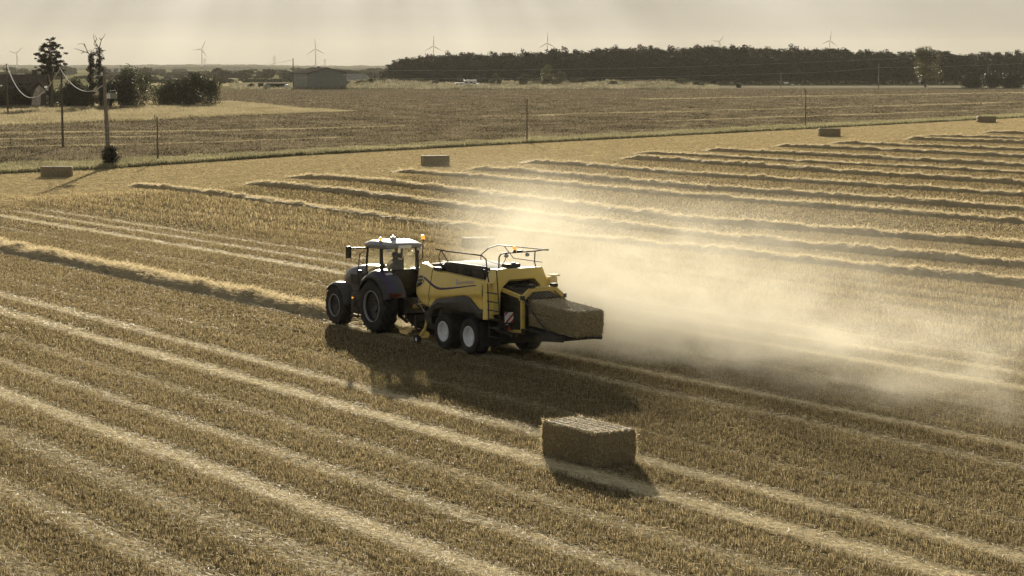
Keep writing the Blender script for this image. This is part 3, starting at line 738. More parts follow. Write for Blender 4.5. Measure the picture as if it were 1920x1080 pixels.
    mb = MB(); mb.tube([(1.30, .60, 2.05), (1.62, .75, 2.08), (1.9, .72, 2.05)], .04, 8); mb.lathe([(0, 0), (.08, 0), (.08, .2), (0, .2)], (1.75, .62, 1.9), 'z', 12); mb.box((1.95, .66, 2.12), (.14, .12, .16)); mb.build('air_intake', M['black'], T, smooth=True)
    # seat, wheel, console
    mb = MB(); mb.box((.50, 0, 2.02), (.50, .52, .14)); mb.hexa([(.18, -.26, 2.02), (.30, -.26, 2.02), (.30, .26, 2.02), (.18, .26, 2.02), (.08, -.22, 2.76), (.18, -.22, 2.76), (.18, .22, 2.76), (.08, .22, 2.76)])
    mb.box((.13, 0, 2.88), (.08, .28, .18)); mb.box((.50, 0, 1.88), (.36, .34, .18)); mb.build('driver_seat', M['seat'], T, bevel=.04)
    mb = MB(); mb.tube([(1.18, 0, 1.95), (1.02, 0, 2.36)], .05, 8)
    ring = [(1.0 + .10 * math.sin(a) * .5, .19 * math.cos(a), 2.38 + .19 * math.sin(a) * .5) for a in np.linspace(0, 2 * math.pi, 21)]
    mb.tube(ring, .018, 6); mb.build('steering_wheel', M['black'], T)
    mb = MB(); mb.box((.62, -.46, 2.16), (.62, .16, .12)); mb.box((.95, -.52, 2.42), (.05, .22, .26)); mb.build('armrest_console', M['black'], T, bevel=.02)
    return T

def build_driver():
    """one continuous skinned figure, seated in the cab"""
    X0, Y0 = W(69.4, 40.3)
    P = empty('person', (X0, Y0, 0), ROWROT, 'driver in dark clothes sitting at the wheel inside the tractor cab', 'person')
    pts = {'pel': (.42, 0, 2.17, .155), 'waist': (.38, 0, 2.36, .145), 'chest': (.37, 0, 2.55, .165), 'neck': (.40, 0, 2.73, .065), 'head': (.43, 0, 2.84, .10), 'crown': (.43, 0, 2.93, .085),
           'lsh': (.38, .19, 2.64, .075), 'lel': (.58, .27, 2.42, .052), 'lwr': (.86, .18, 2.44, .036), 'lha': (.95, .16, 2.46, .036),
           'rsh': (.38, -.19, 2.64, .075), 'rel': (.52, -.29, 2.40, .052), 'rwr': (.76, -.38, 2.30, .036), 'rha': (.84, -.40, 2.29, .036),
           'lhi': (.48, .11, 2.15, .10), 'lkn': (.90, .15, 2.18, .072), 'lan': (.98, .15, 1.84, .05), 'lto': (1.14, .16, 1.84, .04),
           'rhi': (.48, -.11, 2.15, .10), 'rkn': (.90, -.15, 2.18, .072), 'ran': (.98, -.15, 1.84, .05), 'rto': (1.14, -.16, 1.84, .04)}
    ed = [('pel', 'waist'), ('waist', 'chest'), ('chest', 'neck'), ('neck', 'head'), ('head', 'crown')]
    for q in 'lr': ed += [('chest', q + 'sh'), (q + 'sh', q + 'el'), (q + 'el', q + 'wr'), (q + 'wr', q + 'ha'), ('pel', q + 'hi'), (q + 'hi', q + 'kn'), (q + 'kn', q + 'an'), (q + 'an', q + 'to')]
    for q, y in (('l', 1), ('r', -1)):
        hx, hy, hz, _ = pts[q + 'ha']
        for i in range(4):
            pts[f'{q}f{i}'] = (hx + .045, hy + (.030 - .02 * i), hz + .012, .009); pts[f'{q}g{i}'] = (hx + .075 - .006 * abs(i - 1), hy + (.030 - .02 * i), hz - .02, .008)
            ed += [(q + 'ha', f'{q}f{i}'), (f'{q}f{i}', f'{q}g{i}')]
        pts[q + 't'] = (hx + .02, hy - y * .045, hz + .02, .010); ed.append((q + 'ha', q + 't'))
    names = list(pts); me = bpy.data.meshes.new('body')
    me.from_pydata([pts[n][:3] for n in names], [(names.index(a), names.index(b)) for a, b in ed], []); me.update()
    o = bpy.data.objects.new('body', me); col.objects.link(o); o.parent = P
    m = o.modifiers.new('skin', 'SKIN'); lay = me.skin_vertices[0].data if me.skin_vertices else None
    if lay is None:
        bm = bmesh.new(); bm.from_mesh(me); bm.verts.layers.skin.verify(); bm.to_mesh(me); bm.free(); lay = me.skin_vertices[0].data
    for i, n in enumerate(names): lay[i].radius = (pts[n][3],) * 2; lay[i].use_root = (n == 'pel')
    s = o.modifiers.new('subd', 'SUBSURF'); s.levels = 1; s.render_levels = 1
    me.materials.append(M['cloth'])
    mb = MB(); mb.lathe([(0, .10), (.085, .08), (.115, .02), (.118, -.03), (0, -.03)], (.42, 0, 2.90), 'z', 16); mb.box((.53, 0, 2.885), (.12, .16, .015))
    mb.build('cap', M['seat'], P, smooth=True)
    mb = MB(); mb.lathe([(0, .06), (.06, .05), (.088, 0), (.085, -.06), (.05, -.11), (0, -.12)], (.445, 0, 2.845), 'z', 16); mb.box((.54, 0, 2.83), (.04, .03, .05)); mb.box((.44, .09, 2.84), (.05, .03, .07)); mb.box((.44, -.09, 2.84), (.05, .03, .07))
    mb.build('face', M['skin'], P, smooth=True)
    return P

# ------------------------------------------------------------------ baler
NPX = [-.4, 2.4, 3.2, 3.8, 4.3, 4.75, 5.05, 5.25, 5.35]; NPY = [1.3, 1.3, 1.28, 1.21, 1.07, .88, .66, .38, .0]
def panel_y(x, z):
    b = float(np.interp(x, NPX, NPY)); zc = float(np.interp(x, [0, 1.75, 4, 5], [2.12, 1.95, 1.75, 1.7]))
    return b - (.10 * max(0, (z - zc) / .75) ** 1.5 if z > zc else .06 * min(1, (zc - z) / .12))
def build_baler():
    X0, Y0 = W(62.0, 40.3)
    B = empty('baler', (X0, Y0, 0), ROWROT, 'yellow big square baler on white tandem wheels towed behind the tractor, pushing out a bale', 'baler')
    for sd_ in (1, -1):
        for x in (2.05, .33): wheel(B, (x, sd_ * 1.09, .64), .65, .60, .345, sd_, M['rimwhite'], M['rimwhite'], 22, .03, .17, 8)
    zt = lambda x: float(np.interp(x, [-.4, .8, 2.2, 2.94, 3.38, 3.9, 4.3, 4.6, 4.85, 5.05, 5.22, 5.35], [2.62, 2.66, 2.70, 2.70, 2.80, 2.90, 2.88, 2.80, 2.68, 2.52, 2.34, 2.2]))
    zb = lambda x: float(np.interp(x, [-.4, -.18, .5, .75, 2.73, 3.1, 3.3, 4.12, 4.6, 4.95, 5.2, 5.35], [1.64, 1.62, 2.02, 2.04, 1.71, 1.40, 1.38, 1.48, 1.64, 1.84, 2.0, 2.1]))
    for sd_ in (1, -1):
        xs = np.concatenate([np.linspace(-.4, 3.2, 46), np.linspace(3.3, 5.0, 24), np.linspace(5.05, 5.35, 9)]); nz_ = 16
        rings = []
        for x in xs:
            a, b = zb(x), zt(x); ring = []
            for k in range(nz_):
                z = a + (b - a) * k / (nz_ - 1); ring.append((x, sd_ * panel_y(x, z), z))
            ring.append((x, sd_ * max(0, panel_y(x, b) - .16), b + .035))       # rolled top edge
            rings.append(ring)
        vs = [p for r in rings for p in r]; n = nz_ + 1
        fs = [(i * n + k, (i + 1) * n + k, (i + 1) * n + k + 1, i * n + k + 1) for i in range(len(xs) - 1) for k in range(n - 1)]
        sp_ = MB().add(vs, fs).build('side_panel', M['yellow'], B, smooth=True, angle=28, solid=.03, outy=sd_)
        # joint between nose and side panel
        mb = MB(); pts = [(3.36 - .02 * k - (.10 * math.sin(k / 12 * math.pi)), 0, 1.38 + (2.80 - 1.38) * k / 12) for k in range(13)]
        pts = [(x, sd_ * (panel_y(x, z) + .002), z) for x, _, z in pts]
        mb.tube(pts, .013, 6); mb.build('panel_joint', M['black'], sp_)
        # swoosh
        ctr = [(4.72, 2.30), (4.55, 2.35), (4.38, 2.385), (4.15, 2.41), (3.9, 2.415), (3.66, 2.40), (3.4, 2.34), (3.16, 2.275), (2.92, 2.20), (2.7, 2.15), (2.4, 2.13), (2.0, 2.17), (1.5, 2.235), (1.0, 2.31), (.5, 2.385), (0.0, 2.455)]
        up, dn = [], []
        for i, (x, z) in enumerate(ctr):
            hw = .045 if i < 10 else .045 - .03 * (i - 9) / 6
            up.append((x, z + hw)); dn.append((x, z - hw))
        vs = []; fs = []
        for (x, z), (x2, z2) in zip(up, dn): vs += [(x, sd_ * (panel_y(x, z) + .007), z), (x2, sd_ * (panel_y(x2, z2) + .007), z2)]
        for i in range(len(up) - 1): fs.append((2 * i, 2 * i + 2, 2 * i + 3, 2 * i + 1))
        MB().add(vs, fs).build('purple_stripe', M['purple'], sp_, smooth=True, solid=.004, outy=sd_)
        # vent in the nose
        ol = [(4.86, 2.12), (4.72, 2.22), (4.45, 2.29), (4.1, 2.335), (3.82, 2.345), (3.66, 2.31), (3.72, 2.22), (3.95, 2.12), (4.4, 2.0), (4.75, 1.95), (4.86, 2.0)]
        cx = sum(p[0] for p in ol) / len(ol); cz = sum(p[1] for p in ol) / len(ol)
        vs = [(x, sd_ * (panel_y(x, z) + .010), z) for x, z in ol] + [(cx, sd_ * (panel_y(cx, cz) + .012), cz)]
        mb = MB().add(vs, [(i, (i + 1) % len(ol), len(ol)) for i in range(len(ol))]); vt = mb.build('vent', M['black'], sp_)
        mb = MB(); pts = [(4.62, 2.08), (4.3, 2.15), (4.0, 2.21)]
        mb.tube([(x, sd_ * (panel_y(x, z) + .03), z) for x, z in pts], [.02, .05, .025], 6); mb.build('vent_fin', M['steel'], vt, smooth=True)
        # dark arch over the tandem wheels
        top = [(3.14, 1.40), (2.98, 1.52), (2.73, 1.72), (.75, 2.05), (.5, 2.03), (-.18, 1.63), (-.42, 1.63)]
        bot = [(3.05, 1.06), (2.84, 1.34), (2.25, 1.50), (.80, 1.45), (.15, 1.50), (-.14, 1.36), (-.42, 1.30)]
        mid = [((a[0] * .55 + b[0] * .45), (a[1] * .55 + b[1] * .45)) for a, b in zip(top, bot)]
        rings = []
        for a, m_, b in zip(top, mid, bot):
            rings.append([(a[0], sd_ * 1.22, a[1]), (a[0], sd_ * 1.285, a[1] - .01), (m_[0], sd_ * 1.345, m_[1]), (b[0], sd_ * 1.30, b[1]), (b[0], sd_ * .98, b[1] + .03), (a[0], sd_ * .98, a[1])])
        MB().loft(rings).build('wheel_arch', M['grey'], B, smooth=True, angle=25)
    # writing and leaf emblem on the left panel
    cu = bpy.data.curves.new('lettering', 'FONT'); cu.body = 'NEW HOLLAND'; cu.size = .19; cu.extrude = .003; cu.space_character = 1.08
    to = bpy.data.objects.new('lettering_curve', cu); col.objects.link(to)
    bpy.context.view_layer.update()
    dg = bpy.context.evaluated_depsgraph_get(); tme = bpy.data.meshes.new_from_object(to.evaluated_get(dg)); bpy.data.objects.remove(to)
    xs_ = [v.co.x for v in tme.vertices]; wd = max(xs_) - min(xs_)
    for v in tme.vertices:
        t = (v.co.x - min(xs_)) / wd; x = 1.16 - t * 1.02; z = 2.385 + .125 * t + v.co.y * .80
        v.co = (x, panel_y(x, z) + .010 + v.co.z, z)
    tme.materials.clear(); tme.materials.append(M['silver'])
    lo = bpy.data.objects.new('lettering', tme); col.objects.link(lo); lo.parent = B
    mb = MB()
    def leaf(p0, p1, w_):
        p0 = Vector(p0); p1 = Vector(p1); d = p1 - p0; nrm = Vector((-d.y, d.x)).normalized()
        out = [p0 + d * t + nrm * w_ * s * math.sin(math.pi * min(.97, t + .02)) for t, s in ((0, 0), (.25, 1), (.5, 1), (.8, .7), (1, 0))] + [p0 + d * t - nrm * w_ * math.sin(math.pi * t) for t in (.8, .5, .25)]
        vs = [(p.x, panel_y(p.x, p.y) + .012, p.y) for p in out]; mb.add(vs, [tuple(range(len(vs)))])
    for p0, p1, w_ in [((1.29, 2.33), (1.29, 2.60), .022), ((1.29, 2.33), (1.37, 2.50), .022), ((1.29, 2.33), (1.21, 2.51), .022), ((1.29, 2.43), (1.355, 2.60), .018), ((1.29, 2.43), (1.225, 2.61), .018)]: leaf(p0, p1, w_)
    mb.build('leaf_emblem', M['silver'], B)
    # inner body, chassis, axle
    mb = MB(); mb.box((1.55, 0, 1.95), (3.9, 2.02, 1.1)); mb.box((4.2, 0, 2.0), (1.2, 1.2, .9)); mb.box((.9, 0, 1.05), (5.2, 1.2, .55)); mb.box((1.2, 0, .68), (2.2, 1.5, .22)); mb.box((-.95, 0, .98), (.8, 1.7, .24))
    mb.build('chassis', M['black'], B, bevel=.03)
    # centre body with dusty cover, bright ridge
    rings = []
    for x, hw, z in [(-.35, .80, 3.02), (.6, .86, 3.05), (1.8, .88, 3.06), (2.7, .88, 3.04), (3.1, .85, 2.98), (3.6, .8, 2.92), (4.1, .70, 2.88)]:
        rings.append([(x, hw, 2.3), (x, hw, z - .10), (x, hw - .05, z - .03), (x, hw - .14, z), (x, 0, z + .02), (x, -hw + .14, z), (x, -hw + .05, z - .03), (x, -hw, z - .10), (x, -hw, 2.3)])
    cb = MB().loft(rings).build('centre_cover', M['tarp'], B, smooth=True, angle=40)
    mb = MB()
    for x in (.1, 1.0, 1.9, 2.75): mb.box((x, .885, 2.72), (.05, .03, .52))
    mb.box((1.3, .89, 2.93), (3.1, .025, .04)); mb.tube([(.3, .92, 2.68), (.9, .94, 2.80), (1.6, .92, 2.66), (2.4, .94, 2.74)], .02, 5)
    mb.build('cover_frame', M['black'], cb)
    mb = MB(); mb.box((2.9, .98, 2.78), (.5, .26, .14)); mb.build('tool_locker', M['grey'], B, bevel=.02); mb = MB(); mb.box((.0, -1.02, 2.72), (1.2, .28, .05)); mb.build('side_deck', M['grey'], B, bevel=.02)
    mb = MB(); mb.box((-.62, .98, 2.60), (.62, .62, .045)); mb.box((-.3, 0, 2.60), (.35, 2.1, .045)); mb.box((-.64, 1.29, 2.57), (.62, .04, .13)); mb.build('rear_platform', M['yellow'], B, bevel=.012)
    # yellow corner posts and the arched rear hood
    mb = MB(); mb.hexa([(-.62, 1.08, 1.30), (-.52, 1.34, 1.30), (-.86, 1.36, 1.34), (-.92, 1.12, 1.34), (-.50, 1.08, 2.55), (-.48, 1.30, 2.55), (-.80, 1.32, 2.55), (-.86, 1.12, 2.55)])
    mb.build('corner_post', M['yellow'], B, bevel=.03); mb = MB(); mb.hexa([(-.62, -1.34, 1.30), (-.52, -1.08, 1.30), (-.86, -1.12, 1.34), (-.92, -1.36, 1.34), (-.50, -1.30, 2.55), (-.48, -1.08, 2.55), (-.80, -1.12, 2.55), (-.86, -1.32, 2.55)])
    mb.build('corner_post', M['yellow'], B, bevel=.03)
    outer = [(1.22, 1.50), (1.18, 2.62), (.94, 3.07), (-.86, 3.07), (-1.14, 2.42), (-1.22, 1.50)]
    inner = [(.90, 1.50), (.88, 2.24), (.78, 2.45), (.50, 2.68), (-.52, 2.68), (-.74, 2.45), (-.86, 2.24), (-.90, 1.50)]
    poly = outer + inner[::-1]
    mb = MB()
    # faces as quads between matching outer and inner outline points, front and back, then the rims
    om = [outer[0], outer[1], outer[1], outer[2], outer[3], outer[4], outer[4], outer[5]]
    def hp(p, x): return (x, p[0], p[1])
    x0, x1 = -.98, -.34
    vs = []
    for a, b in zip(om, inner): vs += [hp(a, x0), hp(b, x0), hp(b, x1), hp((a[0] * .97, a[1] - .03), x1)]
    fs = []
    for i in range(len(om) - 1):
        a, b = 4 * i, 4 * i + 4
        for j in range(4): fs.append((a + j, a + (j + 1) % 4, b + (j + 1) % 4, b + j))
    fs += [(0, 3, 2, 1), (4 * len(om) - 4, 4 * len(om) - 3, 4 * len(om) - 2, 4 * len(om) - 1)]
    mb.add(vs, fs); hood = mb.build('rear_hood', M['yellow'], B, bevel=.035)
    mb = MB(); mb.box((-.74, .30, 3.15), (.34, .56, .15)); mb.box((-.74, .22, 3.24), (.14, .18, .04)); mb.build('tool_box', M['grey'], hood, bevel=.02)
    mb = MB(); mb.box((-.95, -1.24, 2.45), (.34, .30, .52)); mb.box((-1.0, -1.30, 2.76), (.36, .34, .06)); mb.build('twine_box', M['yellow'], B, bevel=.03)
    # bale chamber: dark ribbed sides and sloping top bars
    mb = MB()
    for sd_ in (1, -1):
        mb.box((-1.35, sd_ * .66, 1.62), (1.9, .05, 1.05))
        for k in range(4): mb.hexa([(-2.25, sd_ * .69, 1.22 + k * .26), (-.45, sd_ * .69, 1.22 + k * .28), (-.45, sd_ * .76, 1.24 + k * .28), (-2.25, sd_ * .76, 1.24 + k * .26), (-2.25, sd_ * .69, 1.33 + k * .26), (-.45, sd_ * .69, 1.33 + k * .28), (-.45, sd_ * .76, 1.31 + k * .28), (-2.25, sd_ * .76, 1.31 + k * .26)])
    mb.box((-1.4, 0, 1.06), (1.9, 1.3, .06)); mb.box((-.42, 0, 2.1), (.06, 1.7, 1.1))
    ch = mb.build('bale_chamber', M['black'], B)
    for k in range(8):
        y = -.56 + k * .16; m = MB(); m.bar((-.55, y, 2.52), (-2.45, y, 2.15), .045, .06); m.build('top_bar', M['bar'], ch)
    mb = MB(); mb.box((-1.0, 0, 2.40), (.07, 1.3, .10)); mb.box((-1.7, 0, 2.20), (.07, 1.3, .08)); mb.build('cross_beam', M['black'], ch)
    for sd_ in (1, -1):
        m = MB(); m.bar((-.75, sd_ * .76, 2.37), (-2.2, sd_ * .76, 2.18), .12, .13); m.build('side_beam', M['yellow_dark'], ch, bevel=.015)
    # press ring
    mb = MB()
    for sd_ in (1, -1):
        mb.box((-2.25, sd_ * .82, 1.62), (.14, .12, 1.16)); mb.bar((-2.25, sd_ * .82, 2.18), (-2.25, sd_ * .46, 2.47), .15, .15); mb.box((-2.22, sd_ * .82, 2.18), (.22, .17, .17))
        mb.bar((-2.25, sd_ * .84, 1.04), (-1.3, sd_ * .84, .98), .10, .10)
    mb.bar((-2.25, .48, 2.46), (-2.25, -.48, 2.46), .16, .16)
    pr = mb.build('press_ring', M['yellow_dark'], B, bevel=.02)
    for y in (.46, -.46, .86, -.86):
        mb = MB(); mb.box((-2.25, y, 2.57), (.20, .22, .12)) if abs(y) < .6 else mb.box((-2.3, y, 2.2), (.16, .10, .14)); mb.build('hydraulic_ram', M['black'], pr, bevel=.015)
    for y in (.86, -.86):
        mb = MB(); mb.box((-2.32, y, 1.05), (.1, .1, .2)); mb.build('hinge_pin', M['black'], pr, bevel=.015)
    # chute
    mb = MB(); mb.hexa([(-4.62, -.76, .98), (-2.2, -.70, 1.06), (-2.2, .70, 1.06), (-4.62, .76, .98), (-4.62, -.76, 1.05), (-2.2, -.70, 1.19), (-2.2, .70, 1.19), (-4.62, .76, 1.05)])
    for y in (-.6, -.3, 0, .3, .6): mb.tube([(-2.3, y, 1.195), (-4.6, y, 1.065)], .02, 6)
    mb.tube([(-4.62, -.80, 1.0), (-4.62, .80, 1.0)], .045, 8)
    for y in (.78, -.78): mb.hexa([(-4.62, y - .03, .92), (-3.3, y - .03, .82), (-3.3, y + .03, .82), (-4.62, y + .03, .92), (-4.62, y - .03, 1.08), (-3.3, y - .03, 1.06), (-3.3, y + .03, 1.06), (-4.62, y + .03, 1.08)])
    cht = mb.build('bale_chute', M['black'], B, bevel=.008)
    for y in (.80, -.80):
        m = MB(); m.tube([(-2.3, y, 2.15), (-2.75, y * 1.03, 1.85), (-3.3, y * 1.03, 1.45), (-3.9, y * 1.02, 1.15), (-4.4, y, 1.05)], .028, 6); m.build('chute_strap', M['black'], cht, smooth=True)
    # ladder
    mb = MB(); mb.tube([(-1.08, 1.40, .62), (-1.02, 1.40, 1.4), (-.92, 1.38, 2.60)], .022, 6); mb.tube([(-1.74, 1.40, .80), (-1.70, 1.40, 1.6), (-1.55, 1.38, 2.55), (-1.45, 1.36, 3.1)], .022, 6)
    for t in range(6):
        z = .80 + t * .30; mb.bar((-1.06 + .03 * t, 1.40, z), (-1.72 + .03 * t, 1.40, z), .07, .03)
    mb.build('ladder', M['black'], B)
    # rails
    mb = MB(); mb.tube([(2.95, 1.12, 3.50), (2.2, 1.14, 3.48), (.4, 1.16, 3.50), (-.22, 1.17, 3.50), (-.50, 1.18, 3.40), (-.56, 1.18, 3.1), (-.70, 1.2, 2.60)], .024, 8)
    mb.tube([(2.48, 1.13, 3.10), (-.56, 1.18, 3.13)], .018, 6); mb.tube([(2.55, 1.13, 3.49), (2.75, 1.12, 3.25), (2.5, 1.12, 2.75)], .02, 6); mb.tube([(2.55, 1.13, 3.49), (2.10, 1.13, 3.11)], .02, 6); mb.tube([(.9, 1.15, 3.11), (.9, 1.1, 2.7)], .018, 6)
    mb.build('hand_rail', M['black'], B, smooth=True)
    mb = MB(); mb.tube([(3.46, -1.12, 2.75), (3.46, -1.12, 3.14), (2.95, -1.13, 3.43), (2.34, -1.15, 3.58), (1.0, -1.15, 3.61), (-.9, -1.15, 3.64)], .022, 8); mb.tube([(1.95, -1.15, 3.58), (1.32, -1.15, 3.18), (-.5, -1.15, 3.18)], .016, 6)
    mb.build('hand_rail', M['black'], B, smooth=True)
    mb = MB(); mb.tube([(-.92, .93, 3.05), (-.95, .93, 3.50), (-.97, .86, 3.60), (-1.0, .70, 3.62), (-1.0, -.55, 3.64), (-.95, -.9, 3.66), (-.9, -1.15, 3.64)], .026, 8); mb.tube([(-.92, -.62, 3.05), (-.92, -.55, 3.25), (-1.0, -.52, 3.62)], .022, 8); mb.tube([(-1.0, .70, 3.62), (-.97, .68, 3.42), (-.96, .80, 3.2), (-.94, .92, 3.12)], .014, 6)
    lr = mb.build('light_rail', M['black'], B, smooth=True)
    m = MB(); m.lathe([(0, 0), (.05, 0), (.05, .05), (.07, .08), (0, .09)], (-1.0, .33, 3.63), 'z', 12); m.build('beacon', M['black'], lr)
    m = MB(); m.lathe([(0, .09), (.062, .09), (.06, .19), (.04, .215), (0, .22)], (-1.0, .33, 3.63), 'z', 12); m.build('beacon_lens', M['orange'], lr, smooth=True)
    mb = MB(); mb.box((-1.0, .12, 3.67), (.10, .20, .05)); mb.build('junction_box', M['black'], lr)
    for y in (.68, -.18):
        m = MB(); m.lathe([(0, -.05), (.06, -.05), (.075, .03), (0, .03)], (-1.03, y, 3.53), 'x', 14); m.build('work_light', M['lamp'], lr, smooth=True)
    # warning boards, lower light panel
    for sd_ in (1, -1):
        mb = MB(); mb.box((-1.94, sd_ * 1.17, 1.52), (.02, .34, .34)); pl = mb.build('warning_board', M['whitefilm'], B)
        def bd(pts): return [(-1.952, sd_ * (1.17 + .17 - p[0] * .34) if sd_ > 0 else -(1.17 + .17 - p[0] * .34), 1.35 + p[1] * .34) for p in pts]
        mb = MB()
        for q in ([(0, .0), (.30, 0), (1, .70), (1, 1), ], [(0, .62), (.38, 1), (0, 1)], [(.62, 0), (1, 0), (1, .36)]):
            mb.add(bd(q), [tuple(range(len(q)))])
        mb.build('red_stripe', M['red'], pl)
        mb = MB(); mb.box((-1.90, sd_ * 1.16, 1.20), (.04, .40, .26)); mb.bar((-1.88, sd_ * 1.10, 1.35), (-1.2, sd_ * .95, 1.05), .05, .05); lp = mb.build('lamp_panel', M['black'], B, bevel=.01)
        mb = MB(); mb.add([(-1.923, sd_ * 1.16 - .07, 1.10), (-1.923, sd_ * 1.16 + .07, 1.10), (-1.923, sd_ * 1.16, 1.23)], [(0, 1, 2)]); mb.build('triangle_reflector', M['red'], lp, solid=.004)
        mb = MB(); mb.box((-1.925, sd_ * 1.24, 1.28), (.01, .10, .03)); mb.build('tail_lamp', M['lamp'], lp)
    mb = MB(); mb.bar((-1.0, 1.1, 1.0), (-2.2, 1.0, .92), .06, .09); mb.bar((-1.0, -1.1, 1.0), (-2.2, -1.0, .92), .06, .09); mb.box((-2.0, 0, .90), (.10, 2.2, .10)); mb.box((-1.35, 1.12, 1.10), (.5, .35, .06)); mb.build('rear_bumper', M['black'], B)
    for sd_ in (1, -1):
        mb = MB(); mb.box((-.52, sd_ * 1.0, .80), (.03, .80, .86)); mb.build('shade_flap', M['black'], B)  # black sheets added to stand in for the shade under the rear
    mb = MB(); mb.box((-.5, 0, .82), (.9, 1.1, .7)); mb.build('rear_axle_frame', M['black'], B)
    # pickup with gauge wheels, drawbar, drive shaft
    mb = MB(); mb.lathe([(0, -1.1), (.16, -1.1), (.16, 1.1), (0, 1.1)], (3.75, 0, .45), 'y', 20)
    for i in range(24):
        for k in range(4):
            a = k * math.pi / 2 + (i % 2) * .6; y = -1.05 + i * .09; mb.bar((3.75 + .15 * math.cos(a), y, .45 + .15 * math.sin(a)), (3.75 + .30 * math.cos(a + .25), y, .45 + .30 * math.sin(a + .25)), .012, .012)
    mb.box((3.3, 0, .82), (.5, 2.1, .5)); pk = mb.build('pickup', M['black'], B)
    for sd_ in (1, -1):
        m = MB(); m.hexa([(3.35, sd_ * 1.12, .32), (3.95, sd_ * 1.12, .30), (3.95, sd_ * 1.17, .30), (3.35, sd_ * 1.17, .32), (3.4, sd_ * 1.12, .44), (3.75, sd_ * 1.12, .50), (3.75, sd_ * 1.17, .50), (3.4, sd_ * 1.17, .44)]); m.bar((3.55, sd_ * 1.2, .60), (3.85, sd_ * 1.32, .22), .07, .09); m.bar((3.3, sd_ * 1.22, .30), (3.85, sd_ * 1.24, .25), .08, .08)
        m.bar((3.45, sd_ * 1.17, .95), (3.6, sd_ * 1.2, .55), .06, .10); m.build('pickup_frame', M['yellow_dark'], pk, bevel=.01)
        m = MB(); m.lathe([(.07, -.06), (.15, -.075), (.165, -.05), (.165, .05), (.15, .075), (.07, .06)], (3.86, sd_ * 1.36, .165), 'y', 24); gw = m.build('gauge_wheel', M['tyre'], pk, smooth=True)
        m = MB(); m.lathe([(0, -.04), (.072, -.062), (.072, .062), (0, .045)], (3.86, sd_ * 1.36, .165), 'y', 18)
        g2 = m.build('gauge_rim', M['rimwhite'], pk, smooth=True)
        m = MB(); m.box((3.35, sd_ * 1.10, 1.0), (.5, .22, .42)); m.box((3.4, sd_ * 1.2, 1.10), (.34, .03, .10)); m.build('side_shield', M['black'], B, bevel=.03)
        m = MB(); m.tube([(4.7, sd_ * .84, 1.9), (4.6, sd_ * .86, 1.45), (4.0, sd_ * 1.0, 1.15), (3.3, sd_ * 1.05, 1.08)], .02, 6); m.build('guard_rail', M['steel'], B, smooth=True)
    mb = MB(); mb.bar((3.2, .38, 1.10), (6.1, .10, .62), .16, .22); mb.bar((3.2, -.38, 1.10), (6.1, -.10, .62), .16, .22); mb.box((6.15, 0, .60), (.5, .22, .16)); mb.box((4.9, 0, .85), (.4, .6, .14)); mb.build('drawbar', M['black'], B, bevel=.02)
    mb = MB(); mb.tube([(4.9, 0, 1.35), (6.4, 0, 1.02)], .09, 12); mb.build('drive_shaft', M['yellow_dark'], B, smooth=True)
    mb = MB(); mb.tube([(5.0, .25, 1.3), (5.6, .3, 1.15), (6.3, .2, 1.35)], .025, 6); mb.tube([(5.0, .15, 1.3), (5.7, .16, 1.05), (6.35, .1, 1.3)], .02, 6); mb.tube([(5.0, -.2, 1.3), (5.7, -.25, 1.1), (6.3, -.15, 1.35)], .02, 6); mb.box((4.75, .9, .62), (.1, .06, .5)); mb.box((4.75, .9, .36), (.24, .2, .03)); mb.build('hydraulic_hose', M['black'], B)
    return B

